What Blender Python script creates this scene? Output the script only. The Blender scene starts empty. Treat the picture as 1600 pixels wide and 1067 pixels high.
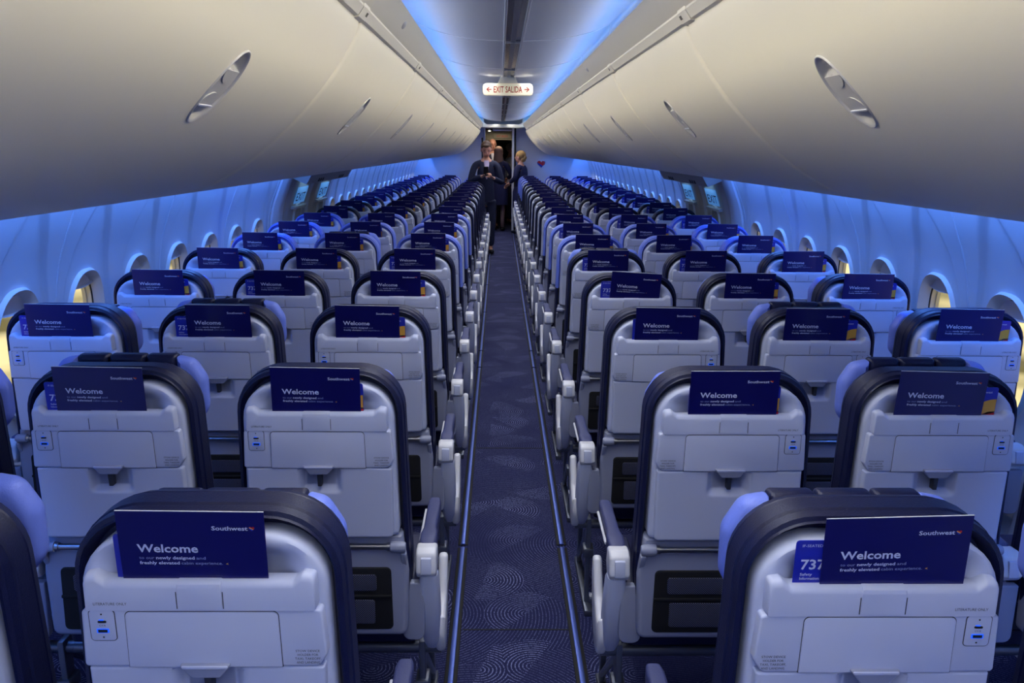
import bpy, bmesh, math, random
from mathutils import Vector, Matrix
random.seed(7)
sc = bpy.context.scene
COL = sc.collection
PI = math.pi
EYE = 1.6
CX = 0.0625            # cabin centre line
PITCH = 0.79
FRONT = 17.2           # forward bulkhead
BACK = -2.6

# ------------------------------------------------------------------ materials
def s2l(c):
    return tuple(((v/255)/12.92 if v/255 <= .04045 else ((v/255+.055)/1.055)**2.4) for v in c)
MATS = {}
def mat(name, rgb, rough=.5, metal=0., bump=0., bscale=200., spec=.5, emit=None, estr=0., coat=0., lin=False):
    m = bpy.data.materials.new(name); m.use_nodes = True
    nt = m.node_tree; b = nt.nodes['Principled BSDF']
    c = rgb if lin else s2l(rgb)
    b.inputs['Base Color'].default_value = (*c, 1)
    b.inputs['Roughness'].default_value = rough
    b.inputs['Metallic'].default_value = metal
    b.inputs['Specular IOR Level'].default_value = spec
    b.inputs['Coat Weight'].default_value = coat
    if emit:
        b.inputs['Emission Color'].default_value = (*s2l(emit), 1)
        b.inputs['Emission Strength'].default_value = estr
    # faint procedural variation in tone and surface
    tc = nt.nodes.new('ShaderNodeTexCoord')
    n = nt.nodes.new('ShaderNodeTexNoise'); n.inputs['Scale'].default_value = bscale
    nt.links.new(tc.outputs['Object'], n.inputs['Vector'])
    if bump:
        bp = nt.nodes.new('ShaderNodeBump'); bp.inputs['Strength'].default_value = bump
        bp.inputs['Distance'].default_value = .002
        nt.links.new(n.outputs['Fac'], bp.inputs['Height'])
        nt.links.new(bp.outputs['Normal'], b.inputs['Normal'])
    MATS[name] = m
    return m
mat('shell', (196, 202, 226), .42, bump=.05, bscale=900)
mat('shell_dark', (150, 155, 178), .45, bump=.05, bscale=900)
mat('cap_white', (222, 222, 228), .35)
mat('navy_leather', (12, 18, 60), .42, bump=.35, bscale=350)
mat('blue_leather', (116, 138, 234), .45, bump=.3, bscale=350)
mat('pad', (58, 64, 110), .5, bump=.2, bscale=400)
mat('seam', (52, 54, 66), .6)
mat('ink', (30, 31, 40), .6)
mat('dark', (10, 10, 14), .7)
mat('metal', (170, 172, 180), .28, metal=1.)
mat('leg_metal', (120, 124, 136), .4, metal=.8)
mat('led', (40, 110, 255), .4, emit=(30, 100, 255), estr=.7)
mat('card', (14, 14, 92), .30, coat=.2)
mat('card_edge', (220, 220, 225), .5)
mat('safety', (26, 38, 168), .35)
mat('white_ink', (205, 210, 235), .5)
mat('grey_ink', (150, 160, 200), .5)
mat('red', (190, 30, 40), .4)
mat('gold', (225, 165, 60), .45)
mat('sw_blue', (30, 60, 190), .4)
mat('bin', (232, 226, 206), .38, bump=.03, bscale=500)
mat('bin_handle', (190, 188, 184), .32)
mat('bin_dark', (70, 70, 72), .5)
mat('valance', (228, 222, 202), .45)
mat('label_grey', (120, 118, 112), .6)
mat('ceiling', (188, 190, 198), .5)
mat('seamlight', (225, 226, 230), .5)
mat('wall', (205, 208, 216), .42)
mat('gasket', (45, 42, 38), .6)
mat('reveal', (222, 220, 214), .4)
mat('exitpanel', (176, 172, 166), .5)
mat('bulkhead', (190, 196, 212), .5)
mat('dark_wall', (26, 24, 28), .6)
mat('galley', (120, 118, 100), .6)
mat('chrome', (225, 225, 230), .15, metal=1.)
mat('sign', (238, 228, 200), .4, emit=(240, 225, 190), estr=.35)
mat('sign_red', (165, 25, 20), .5)
mat('strip_glow', (200, 230, 255), .4, emit=(150, 205, 255), estr=5)
mat('placard', (180, 215, 240), .4, emit=(70, 150, 240), estr=.35)
mat('lamp', (255, 240, 210), .4, emit=(255, 240, 210), estr=8)
mat('skin', (205, 150, 128), .5)
mat('skin_legs', (120, 96, 100), .5)
mat('suit', (30, 36, 66), .8)
mat('suit2', (20, 24, 70), .8)
mat('shirt', (190, 175, 210), .7)
mat('white_shirt', (205, 210, 225), .7)
mat('hair_brown', (70, 48, 36), .7)
mat('hair_blonde', (168, 130, 78), .65)
mat('hair_long', (132, 104, 90), .65)
mat('hair_grey', (150, 135, 125), .7)
mat('lips', (160, 80, 76), .5)
mat('phone', (10, 10, 12), .6)
mat('black_shoe', (12, 12, 16), .4)
mat('rail', (92, 112, 190), .35, metal=.75)

def mesh_fabric():
    m = bpy.data.materials.new('pocket_mesh'); m.use_nodes = True
    nt = m.node_tree; b = nt.nodes['Principled BSDF']; N = nt.nodes.new; L = nt.links.new
    tc = N('ShaderNodeTexCoord'); mp = N('ShaderNodeMapping'); mp.inputs['Scale'].default_value = (260, 260, 260)
    mp.inputs['Rotation'].default_value = (0, PI/4, 0)
    L(tc.outputs['Object'], mp.inputs['Vector'])
    sep = N('ShaderNodeSeparateXYZ'); L(mp.outputs['Vector'], sep.inputs[0])
    outs = []
    for ax in ('X', 'Z'):
        f = N('ShaderNodeMath'); f.operation = 'FRACT'; L(sep.outputs[ax], f.inputs[0])
        g = N('ShaderNodeMath'); g.operation = 'GREATER_THAN'; g.inputs[1].default_value = .38; L(f.outputs[0], g.inputs[0]); outs.append(g)
    mu = N('ShaderNodeMath'); mu.operation = 'MULTIPLY'; L(outs[0].outputs[0], mu.inputs[0]); L(outs[1].outputs[0], mu.inputs[1])
    mx = N('ShaderNodeMix'); mx.data_type = 'RGBA'
    mx.inputs[6].default_value = (*s2l((16, 17, 26)), 1); mx.inputs[7].default_value = (*s2l((88, 92, 122)), 1)
    L(mu.outputs[0], mx.inputs[0]); L(mx.outputs[2], b.inputs['Base Color'])
    b.inputs['Roughness'].default_value = .7
    MATS['pocket_mesh'] = m
mesh_fabric()

def carpet():
    m = bpy.data.materials.new('carpet'); m.use_nodes = True
    nt = m.node_tree; b = nt.nodes['Principled BSDF']; N = nt.nodes.new; L = nt.links.new
    geo = N('ShaderNodeNewGeometry')
    def mth(op, a, bb=None, c=None):
        n = N('ShaderNodeMath'); n.operation = op
        for i, v in enumerate((a, bb, c)):
            if v is None: continue
            if isinstance(v, (int, float)): n.inputs[i].default_value = v
            else: L(v, n.inputs[i])
        return n.outputs[0]
    mp = N('ShaderNodeMapping'); mp.inputs['Scale'].default_value = (1, 1.0, 0)
    L(geo.outputs['Position'], mp.inputs['Vector'])
    vor = N('ShaderNodeTexVoronoi'); vor.voronoi_dimensions = '2D'; vor.inputs['Scale'].default_value = 3.3
    vor.inputs['Randomness'].default_value = .85
    L(mp.outputs[0], vor.inputs['Vector'])
    # second, wider family of arcs from far centres fills the gaps
    vor2 = N('ShaderNodeTexVoronoi'); vor2.voronoi_dimensions = '2D'; vor2.inputs['Scale'].default_value = 1.15
    L(mp.outputs[0], vor2.inputs['Vector'])
    r1 = mth('FRACT', mth('MULTIPLY', vor.outputs['Distance'], 25.0))
    l1 = mth('LESS_THAN', mth('ABSOLUTE', mth('SUBTRACT', r1, .5)), .15)
    r2 = mth('FRACT', mth('MULTIPLY', vor2.outputs['Distance'], 72.0))
    l2 = mth('LESS_THAN', mth('ABSOLUTE', mth('SUBTRACT', r2, .5)), .11)
    # keep a fan of each ring family: drop the part on one side of its centre
    sc3 = N('ShaderNodeVectorMath'); sc3.operation = 'SCALE'; sc3.inputs['Scale'].default_value = 3.3; L(mp.outputs[0], sc3.inputs[0])
    df = N('ShaderNodeVectorMath'); df.operation = 'SUBTRACT'; L(sc3.outputs[0], df.inputs[0]); L(vor.outputs['Position'], df.inputs[1])
    vs = N('ShaderNodeVectorMath'); vs.operation = 'SCALE'; vs.inputs['Scale'].default_value = 3.3; L(vor.outputs['Position'], vs.inputs[0])
    df2 = N('ShaderNodeVectorMath'); df2.operation = 'SUBTRACT'; L(sc3.outputs[0], df2.inputs[0]); L(vs.outputs[0], df2.inputs[1])
    sp = N('ShaderNodeSeparateXYZ'); L(df2.outputs[0], sp.inputs[0])
    sc_ = N('ShaderNodeSeparateColor'); L(vor.outputs['Color'], sc_.inputs[0])
    an = mth('MULTIPLY', sc_.outputs[0], 6.283)
    side = mth('ADD', mth('MULTIPLY', sp.outputs[0], mth('COSINE', an)), mth('MULTIPLY', sp.outputs[1], mth('SINE', an)))
    inside = mth('MULTIPLY', mth('LESS_THAN', vor.outputs['Distance'], .50), mth('GREATER_THAN', side, .0))
    line = mth('ADD', mth('MULTIPLY', l1, inside), mth('MULTIPLY', mth('MULTIPLY', l2, mth('SUBTRACT', 1.0, inside)), .55))
    nz = N('ShaderNodeTexNoise'); nz.inputs['Scale'].default_value = 210; L(geo.outputs['Position'], nz.inputs['Vector'])
    dash = mth('GREATER_THAN', nz.outputs['Fac'], .47)
    nb = N('ShaderNodeTexNoise'); nb.inputs['Scale'].default_value = 2.5; L(geo.outputs['Position'], nb.inputs['Vector'])
    amp = mth('MULTIPLY', mth('ADD', nb.outputs['Fac'], -.22), 1.3)
    line = mth('MULTIPLY', mth('MULTIPLY', line, dash), amp)
    mx = N('ShaderNodeMix'); mx.data_type = 'RGBA'; mx.inputs[6].default_value = (*s2l((13, 20, 72)), 1); mx.inputs[7].default_value = (*s2l((176, 184, 236)), 1)
    L(line, mx.inputs[0]); L(mx.outputs[2], b.inputs['Base Color'])
    b.inputs['Roughness'].default_value = .95
    bp = N('ShaderNodeBump'); bp.inputs['Strength'].default_value = .5; bp.inputs['Distance'].default_value = .003
    L(nz.outputs['Fac'], bp.inputs['Height']); L(bp.outputs[0], b.inputs['Normal'])
    MATS['carpet'] = m
carpet()
def glass():
    m = bpy.data.materials.new('glass'); m.use_nodes = True
    nt = m.node_tree; nt.nodes.clear(); N = nt.nodes.new
    o = N('ShaderNodeOutputMaterial'); t = N('ShaderNodeBsdfTransparent'); g = N('ShaderNodeBsdfGlossy'); g.inputs['Roughness'].default_value = .05
    mx = N('ShaderNodeMixShader'); mx.inputs[0].default_value = .06
    nt.links.new(t.outputs[0], mx.inputs[1]); nt.links.new(g.outputs[0], mx.inputs[2]); nt.links.new(mx.outputs[0], o.inputs[0])
    MATS['glass'] = m
glass()

# ------------------------------------------------------------------ mesh helpers
def XZ(a, b, d): return (a, d, b)          # outline in x,z extruded along y
def YZ(a, b, d): return (d, a, b)          # outline in y,z extruded along x
def XY(a, b, d): return (a, b, d)

def area2(p):
    return sum(p[i-1][0]*p[i][1]-p[i][0]*p[i-1][1] for i in range(len(p)))
def fillet(pts, r, n=5):
    if area2(pts) < 0:
        pts = pts[::-1]; r = r[::-1] if isinstance(r, (list, tuple)) else r
    out = []; N = len(pts)
    for i, p in enumerate(pts):
        ri = r[i] if isinstance(r, (list, tuple)) else r
        p = Vector(p); a = Vector(pts[i-1]); b = Vector(pts[(i+1) % N])
        u = (a-p); v = (b-p); lu, lv = u.length, v.length; u.normalize(); v.normalize()
        ang = math.acos(max(-1, min(1, u.dot(v))))
        if ri <= 0 or abs(ang-PI) < .02: out.append(tuple(p)); continue
        t = min(ri/math.tan(ang/2), lu*.49, lv*.49); rr = t*math.tan(ang/2)
        c = p+(u+v).normalized()*(rr/math.sin(ang/2))
        a0 = p+u*t-c; a1 = p+v*t-c
        w0 = math.atan2(a0.y, a0.x); w1 = math.atan2(a1.y, a1.x)
        d = (w1-w0+PI) % (2*PI)-PI
        for k in range(n+1):
            w = w0+d*k/n; out.append((c.x+rr*math.cos(w), c.y+rr*math.sin(w)))
    return out
def inset(pts, d):
    N = len(pts); out = []
    for i in range(N):
        p = Vector(pts[i]); a = Vector(pts[i-1]); b = Vector(pts[(i+1) % N])
        e0 = (p-a); e1 = (b-p)
        if e0.length < 1e-7: e0 = e1
        if e1.length < 1e-7: e1 = e0
        n0 = Vector((-e0.y, e0.x)).normalized(); n1 = Vector((-e1.y, e1.x)).normalized()
        m = n0+n1
        if m.length < 1e-6: m = n0
        m.normalize(); k = d/max(.5, m.dot(n0))
        out.append((p.x+m.x*k, p.y+m.y*k))
    for _ in range(6):                      # collapse edges that turned over at tight corners
        bad = False
        for i in range(N):
            j = (i+1) % N
            if (out[j][0]-out[i][0])*(pts[j][0]-pts[i][0])+(out[j][1]-out[i][1])*(pts[j][1]-pts[i][1]) < -1e-12:
                q = ((out[i][0]+out[j][0])/2, (out[i][1]+out[j][1])/2); out[i] = out[j] = q; bad = True
        if not bad: break
    return out
def resample(pts, step):
    out = []
    for i, p in enumerate(pts):
        q = pts[(i+1) % len(pts)]; n = max(1, int(math.hypot(q[0]-p[0], q[1]-p[1])/step))
        out += [(p[0]+(q[0]-p[0])*t/n, p[1]+(q[1]-p[1])*t/n) for t in range(n)]
    return out
def loft(bm, rings, cap0=True, cap1=True, mi=0, closed=True):
    R = [[bm.verts.new(v) for v in r] for r in rings]
    n = len(R[0]); fs = []
    for a, b in zip(R, R[1:]):
        for i in range(n if closed else n-1):
            j = (i+1) % n
            fs.append(bm.faces.new((a[i], a[j], b[j], b[i])))
    if cap0: fs.append(bm.faces.new(R[0][::-1]))
    if cap1: fs.append(bm.faces.new(R[-1]))
    for f in fs: f.material_index = mi
    return R
def slab(bm, pts, d0, d1, bev=.004, mp=XZ, mi=0, both=False, n=3):
    """outline pts extruded from d0 (bevelled side) to d1"""
    if area2(pts) < 0: pts = pts[::-1]
    s = 1 if d1 > d0 else -1
    rings = []
    for k in range(n+1):
        w = PI/2*k/n; ins = bev*(1-math.sin(w)); dd = bev*(1-math.cos(w))
        rings.append([mp(x, y, d0+s*dd) for x, y in inset(pts, ins)])
    if both:
        for k in range(n+1):
            w = PI/2*(1-k/n); ins = bev*(1-math.sin(w)); dd = bev*(1-math.cos(w))
            rings.append([mp(x, y, d1-s*dd) for x, y in inset(pts, ins)])
    else:
        rings.append([mp(x, y, d1) for x, y in pts])
    loft(bm, rings, mi=mi)
def box(bm, x0, x1, y0, y1, z0, z1, bev=0., mi=0):
    pts = [(x0, z0), (x1, z0), (x1, z1), (x0, z1)]
    if bev: slab(bm, fillet(pts, bev, 3), y0, y1, min(bev, abs(y1-y0)*.45), both=True, mi=mi, n=2)
    else: loft(bm, [[XZ(a, b, y0) for a, b in pts], [XZ(a, b, y1) for a, b in pts]], mi=mi)
def tube(bm, path, r, n=12, mi=0, cap=True):
    rings = []; P = [Vector(p) for p in path]; rr = r if isinstance(r, (list, tuple)) else [r]*len(P)
    up = None
    for i, p in enumerate(P):
        t = (P[min(i+1, len(P)-1)]-P[max(i-1, 0)]).normalized()
        if up is None:
            up = Vector((0, 0, 1)) if abs(t.z) < .9 else Vector((0, 1, 0))
        u = t.cross(up).normalized(); v = u.cross(t).normalized(); up = v
        rings.append([tuple(p+(u*math.cos(2*PI*k/n)+v*math.sin(2*PI*k/n))*rr[i]) for k in range(n)])
    loft(bm, rings, cap, cap, mi)
def relief(bm, pts, c, rings, fn, edge, depth, mp=XZ, mi=0):
    """star-shaped outline filled by shrinking rings; fn(a,b) gives surface offset, edge rounding of size `edge`"""
    if area2(pts) < 0: pts = pts[::-1]
    pts = resample(pts, .007)
    R = [[mp(x, y, depth) for x, y in pts]]
    for k in range(4):
        w = PI/2*k/3; q = inset(pts, edge*(1-math.cos(w)))
        R.append([mp(x, y, fn(x, y)+edge*(1-math.sin(w))) for x, y in q])
    q0 = inset(pts, edge)
    for k in range(1, rings):
        t = 1-k/rings
        R.append([mp(c[0]+(x-c[0])*t, c[1]+(y-c[1])*t, fn(c[0]+(x-c[0])*t, c[1]+(y-c[1])*t)) for x, y in q0])
    V = loft(bm, R, True, False, mi)
    cv = bm.verts.new(mp(c[0], c[1], fn(*c))); last = V[-1]
    for i in range(len(last)):
        f = bm.faces.new((last[i], last[(i+1) % len(last)], cv)); f.material_index = mi
def ellipsoid(bm, c, r, nu=16, nv=10, mi=0):
    mtx = Matrix.Translation(c) @ Matrix.Diagonal((*r, 1))
    g = bmesh.ops.create_uvsphere(bm, u_segments=nu, v_segments=nv, radius=1, matrix=mtx)
    for v in g['verts']:
        for f in v.link_faces: f.material_index = mi
_txt = {}
def text(bm, s, x, z, w=None, h=None, y=0., mi=0, bold=0., align='L', mp=XZ, flip=1):
    """lettering as faces; (x,z) = baseline start; w = width, h = cap height"""
    key = (s, bold)
    if key not in _txt:
        cu = bpy.data.curves.new('t', 'FONT'); cu.body = s; cu.offset = bold; cu.resolution_u = 2; cu.size = 1
        o = bpy.data.objects.new('t', cu); COL.objects.link(o)
        bpy.context.view_layer.update()
        dg = bpy.context.evaluated_depsgraph_get()
        me = bpy.data.meshes.new_from_object(o.evaluated_get(dg))
        _txt[key] = ([(v.co.x, v.co.y) for v in me.vertices], [tuple(p.vertices) for p in me.polygons])
        bpy.data.objects.remove(o); bpy.data.curves.remove(cu); bpy.data.meshes.remove(me)
    V, F = _txt[key]
    x0 = min(v[0] for v in V); x1 = max(v[0] for v in V); cap = .72
    sx = w/(x1-x0) if w else h/cap
    sz = h/cap if h else sx
    if not w: sx = sz
    off = {'L': 0, 'C': -(x1-x0)*sx/2, 'R': -(x1-x0)*sx}[align]
    vs = [bm.verts.new(mp(x+flip*((a-x0)*sx+off), z+b*sz, y)) for a, b in V]
    for f in F:
        try:
            g = bm.faces.new([vs[i] for i in f]); g.material_index = mi
        except ValueError: pass
def poly(bm, pts, y, mi=0, mp=XZ):
    f = bm.faces.new([bm.verts.new(mp(a, b, y)) for a, b in pts]); f.material_index = mi
def mesh(name, bm, mats, ang=35, fixn=True):
    if fixn: bmesh.ops.remove_doubles(bm, verts=bm.verts, dist=2e-6)
    if fixn: bmesh.ops.recalc_face_normals(bm, faces=bm.faces)
    me = bpy.data.meshes.new(name); bm.to_mesh(me); bm.free()
    for m in mats: me.materials.append(MATS[m])
    me.polygons.foreach_set('use_smooth', [len(p.vertices) <= 4 for p in me.polygons])
    me.set_sharp_from_angle(angle=math.radians(ang))
    return me
def obj(name, me, parent=None, loc=None, **props):
    o = bpy.data.objects.new(name, me); COL.objects.link(o)
    if parent: o.parent = parent
    if loc: o.location = loc
    for k, v in props.items(): o[k] = v
    return o
def struct(name, bm, mats, ang=35, fixn=True):
    return obj(name, mesh(name, bm, mats, ang, fixn), kind='structure')
def inst(tree, parent):
    """tree = [(name, mesh, [children])]"""
    for nm, me, ch in tree:
        o = obj(nm, me, parent); inst(ch, o)

# ------------------------------------------------------------------ seat
def T(z): return (1.016-z)*.05          # slight recline of the whole back
def tilt(bm):
    for v in bm.verts: v.co.y += T(v.co.z)
def heart(bm, cx, cz, s, y, mis, mp=XZ):
    """a heart in three slanted bands"""
    pts = []
    for k in range(48):
        t = 2*PI*k/48
        pts.append((16*math.sin(t)**3/16*s/2, (13*math.cos(t)-5*math.cos(2*t)-2*math.cos(3*t)-math.cos(4*t))/16*s/2))
    def clip(p, n, d, keep):
        out = []
        for i in range(len(p)):
            a, b = p[i-1], p[i]
            da = (a[0]*n[0]+a[1]*n[1]-d)*keep; db = (b[0]*n[0]+b[1]*n[1]-d)*keep
            if (da >= 0) != (db >= 0):
                t = da/(da-db); out.append((a[0]+(b[0]-a[0])*t, a[1]+(b[1]-a[1])*t))
            if db >= 0: out.append(b)
        return out
    n = (.5, .87)
    for lo, hi, mi in ((-9, -.12*s, mis[0]), (-.12*s, .06*s, mis[1]), (.06*s, 9, mis[2])):
        q = clip(clip(pts, n, lo, 1), n, hi, -1)
        if len(q) > 2: poly(bm, [(cx+a, cz+b) for a, b in q], y, mi, mp)

SEAT_MESH = {}
def sm(x, a, b):
    t = max(0, min(1, (x-a)/(b-a))); return t*t*(3-2*t)
def build_seat_meshes():
    S = SEAT_MESH
    # back shell with the scooped literature recess
    out = fillet([(-.171, 1.076), (-.178, .70), (.178, .70), (.171, 1.076)], [.085, .012, .012, .085], 8)
    def f(x, z):
        r = .030*(1-sm(abs(x), .085, .150))*(1-sm(z, 1.030, 1.062))
        return .006+r*sm(z, .93, .96)
    bm = bmesh.new(); relief(bm, out, (0, .99), 22, f, .010, .055); tilt(bm)
    S['shell'] = mesh('back_shell', bm, ['shell'])
    # side moulding of the shell: thin raised lip on both long edges
    # leather back cushion, ridged rim
    base = [(-.190, 1.107), (-.203, .60), (-.195, .49), (.195, .49), (.203, .60), (.190, 1.107)]
    out = fillet(base, [.105, .1, .03, .03, .1, .105], 9)
    bm = bmesh.new(); rings = []
    prof = [(.022, .050), (.012, .022), (.010, .026), (.0035, .028), (.002, .045), (.0045, .047), (0, .051), (0, .088), (.003, .090), (.001, .094), (.006, .112), (.03, .128), (.06, .132)]
    for ins, y in prof: rings.append([XZ(a, b, y) for a, b in inset(out, ins)])
    loft(bm, rings); tilt(bm)
    S['cushion_navy'] = mesh('back_cushion', bm.copy(), ['navy_leather'])
    lo = bm.copy(); bmesh.ops.bisect_plane(lo, geom=lo.verts[:]+lo.edges[:]+lo.faces[:], plane_co=(0, 0, .80), plane_no=(0, 0, 1), clear_outer=True)
    S['cushion_low'] = mesh('back_cushion', lo, ['navy_leather'])
    bmesh.ops.bisect_plane(bm, geom=bm.verts[:]+bm.edges[:]+bm.faces[:], plane_co=(0, 0, .80), plane_no=(0, 0, 1), clear_inner=True)
    S['head_cover'] = mesh('head_cover', bm, ['blue_leather'])
    # headrest + wings
    for var, dz, hw in ((0, -.022, .176), (1, .008, .185), (2, -.014, .186)):
        bm = bmesh.new()
        for x0, x1 in ((-.118, -.045), (-.043, .043), (.045, .118)):
            slab(bm, fillet([(x0, .92+dz), (x1, .92+dz), (x1, 1.103+dz), (x0, 1.103+dz)], .008, 3), .135, .175, .012, both=True)
        S['headrest%d' % var] = mesh('headrest', bm, ['navy_leather'])
        for sg in (-1, 1):
            bm = bmesh.new()
            p = [(sg*.117, .925+dz), (sg*(hw-.03), .932+dz), (sg*hw, .965+dz), (sg*hw, 1.045+dz), (sg*(hw-.028), 1.092+dz), (sg*.117, 1.099+dz)]
            slab(bm, fillet(p, [.004, .03, .04, .04, .03, .004], 4), .128, .176, .018, both=True)
            S['wing%d%d' % (var, sg)] = mesh('headrest_wing', bm, ['blue_leather'])
    # literature pocket rail with ears and notch
    o = [(-.161, .972), (.161, .972), (.160, 1.024), (.143, 1.026), (.131, 1.0155), (-.131, 1.0155), (-.143, 1.026), (-.160, 1.024)]
    out = fillet(o, [.003, .003, .008, .006, .008, .008, .006, .008], 4)
    def pocket(bm):
        rings = []
        for ins, y in [(.0, .012), (0, -.002), (.0015, -.009), (.006, -.0135), (.011, -.015)]:
            rings.append([(a, y, b-(ins if b > 1.0 else ins*.15)) for a, b in out])
        # scale sides in slightly
        rings = [[(a*(1-k*.004), y, b) for a, y, b in r] for k, r in enumerate(rings)]
        loft(bm, rings)
    bm = bmesh.new(); pocket(bm); tilt(bm); S['pocket'] = mesh('literature_pocket', bm, ['shell'])
    # latch in the middle of the rail + finger slot
    bm = bmesh.new()
    o = fillet([(-.0305, .974), (.0305, .974), (.0305, 1.0162), (-.0305, 1.0162)], .002, 2)
    loft(bm, [[(a, y, b-(i if b > 1.0 else 0)) for a, b in inset(o, 0)] for i, y in [(0, .0), (0, -.003), (.0015, -.010), (.005, -.0148), (.010, -.0165)]])
    for x in (-.0325, .0315): box(bm, x, x+.001, -.0157, .0, .974, 1.0, mi=1)
    tilt(bm); S['latch'] = mesh('tray_latch', bm, ['shell', 'seam'])
    bm = bmesh.new()
    slab(bm, fillet([(-.0315, .9735), (.0315, .9735), (.027, .9625), (-.027, .9625)], [.001, .001, .005, .005], 3), -.0105, .0, .0015, mi=1)
    box(bm, -.012, .012, -.0112, -.0102, .9628, .9638, mi=2)
    tilt(bm); S['slot'] = mesh('finger_slot', bm, ['seam', 'shell_dark', 'dark'])
    # mid panel that carries tray door, usb, texts
    for side in (1, -1):
        bm = bmesh.new()
        o = [(-.1665, .9705), (.1665, .9705), (.1715, .8995), (.160, .880), (-.171, .880)]
        r = [.006, .006, .006, .012, .006]
        if side < 0: o = [(-a, b) for a, b in o]
        slab(bm, fillet(o, r, 4), -.0125, .008, .0035)
        # engraved outline of the tray door
        tilt(bm); S['mid%d' % side] = mesh('upper_panel', bm, ['shell'])
        # usb port panel
        bm = bmesh.new(); x = -.1385*side
        slab(bm, fillet([(x-.0185, .922), (x+.0185, .922), (x+.0185, .971), (x-.0185, .971)], .006, 4), -.0131, -.01, .0005, mi=1)
        slab(bm, fillet([(x-.0175, .923), (x+.0175, .923), (x+.0175, .970), (x-.0175, .970)], .005, 4), -.0137, -.012, .0008, mi=4)
        box(bm, x-.001, x+.001, -.0143, -.0137, .9635, .9655, mi=2); box(bm, x-.001, x+.001, -.0143, -.0137, .9275, .9295, mi=2)
        slab(bm, fillet([(x-.006, .951), (x+.006, .951), (x+.006, .9545), (x-.006, .9545)], .0015, 2), -.0145, -.0135, .0003, mi=2)
        slab(bm, fillet([(x-.005, .9548), (x+.003, .9548), (x+.002, .9562), (x-.004, .9562)], .0005, 1), -.0147, -.0135, .0001, mi=3)
        box(bm, x-.0085, x+.0085, -.0145, -.0137, .9355, .942, mi=3); box(bm, x-.0065, x+.0065, -.015, -.0137, .9365, .9408, mi=2)
        text(bm, 'C\u2190A', x, .9455, h=.0028, y=-.0139, mi=2, align='C')
        tilt(bm); S['usb%d' % side] = mesh('usb_panel', bm, ['shell_dark', 'seam', 'dark', 'led', 'shell'])
        # printed notices
        bm = bmesh.new()
        text(bm, 'LITERATURE ONLY', (-.147 if side > 0 else .101), .9795, w=.046, h=.0042, y=-.0153)
        for i, s in enumerate(('STOW DEVICE', 'HOLDER FOR', 'TAXI, TAKEOFF,', 'AND LANDING')):
            text(bm, s, .144*side, .9035-.0062*i, h=.0038, w=(.034, .029, .037, .033)[i], y=-.0129, align='C')
        tilt(bm); S['print%d' % side] = mesh('printed_notice', bm, ['ink'], fixn=False)
    # tray door
    bm = bmesh.new()
    o = [(-.1085, .8795), (.1085, .8795), (.107, .969), (-.107, .969)]
    slab(bm, fillet(o, [.001, .001, .008, .008], 4), -.0129, -.008, .0004, mi=1)
    slab(bm, fillet([(-.1075, .8803), (.1075, .8803), (.106, .968), (-.106, .968)], [.001, .001, .0075, .0075], 4), -.0145, -.008, .0012)
    tilt(bm); S['tray'] = mesh('tray_table', bm, ['shell', 'seam'])
    # device holder
    bm = bmesh.new()
    slab(bm, fillet([(-.036, .887), (.036, .887), (.033, .882), (.020, .866), (-.020, .866), (-.033, .882)], [.002]*6, 2), -.021, -.005, .0025, mi=1)
    slab(bm, fillet([(-.034, .886), (.034, .886), (.031, .8815), (-.031, .8815)], .0015, 2), -.0225, -.02, .001, mi=0)
    tilt(bm); S['holder'] = mesh('device_holder', bm, ['shell', 'shell_dark'])
    bm = bmesh.new()
    slab(bm, fillet([(-.0055, .866), (.0055, .866), (.0045, .8345), (-.0045, .8345)], .001, 2), -.0135, .004, .001)
    tilt(bm); S['stem'] = mesh('holder_hook', bm, ['seam'])
    # lower panel (the folded tray's back) with the scoop under the holder
    o = fillet([(-.1665, .8785), (-.166, .703), (.166, .703), (.1665, .8785)], [.003, .010, .010, .003], 4)
    def g(x, z):
        return -.011+.017*(1-sm(abs(x), .034, .052))*(1-sm(.845-z, .012, .030))*(1-sm(z, .8735, .8775))
    bm = bmesh.new(); relief(bm, o, (0, .843), 44, g, .004, .010); tilt(bm)
    S['lower'] = mesh('lower_panel', bm, ['shell'])
    # pivot bar and knobs
    bm = bmesh.new(); tube(bm, [(-.165, .021, .672), (.165, .021, .672)], .0075, 14)
    S['bar'] = mesh('pivot_bar', bm, ['metal'])
    for s in (-1, 1):
        bm = bmesh.new()
        tube(bm, [(s*.148, .021, .672), (s*.156, .021, .672)], .0105, 16, 1)
        tube(bm, [(s*.156, .021, .672), (s*.157, .021, .672), (s*.186, .021, .672), (s*.192, .021, .672)], [.011, .0135, .0135, .010], 16)
        slab(bm, fillet([(.010, .658), (.034, .658), (.050, .60), (.044, .60)], .004, 2), s*.180, s*.193, .003, YZ, both=True)
        S['knob%d' % s] = mesh('pivot_knob', bm, ['shell_dark', 'metal'])
    # lower shroud
    bm = bmesh.new()
    o = fillet([(-.186, .70), (-.197, .60), (-.192, .432), (.192, .432), (.197, .60), (.186, .70)], [.004, .03, .02, .02, .03, .004], 4)
    slab(bm, o, .030, .075, .012)
    S['shroud'] = mesh('lower_shroud', bm, ['shell_dark'])
    bm = bmesh.new()
    slab(bm, fillet([(-.158, .452), (.158, .452), (.155, .615), (-.155, .615)], .012, 4), .0255, .035, .003, mi=0)
    slab(bm, fillet([(-.125, .555), (.12, .555), (.12, .598), (-.125, .598)], .006, 3), .0225, .03, .002, mi=1)
    slab(bm, fillet([(-.118, .468), (.115, .468), (.115, .532), (-.118, .532)], .006, 3), .0225, .03, .002, mi=1)
    box(bm, -.157, .157, .0215, .03, .537, .545, .002, mi=0)
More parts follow.
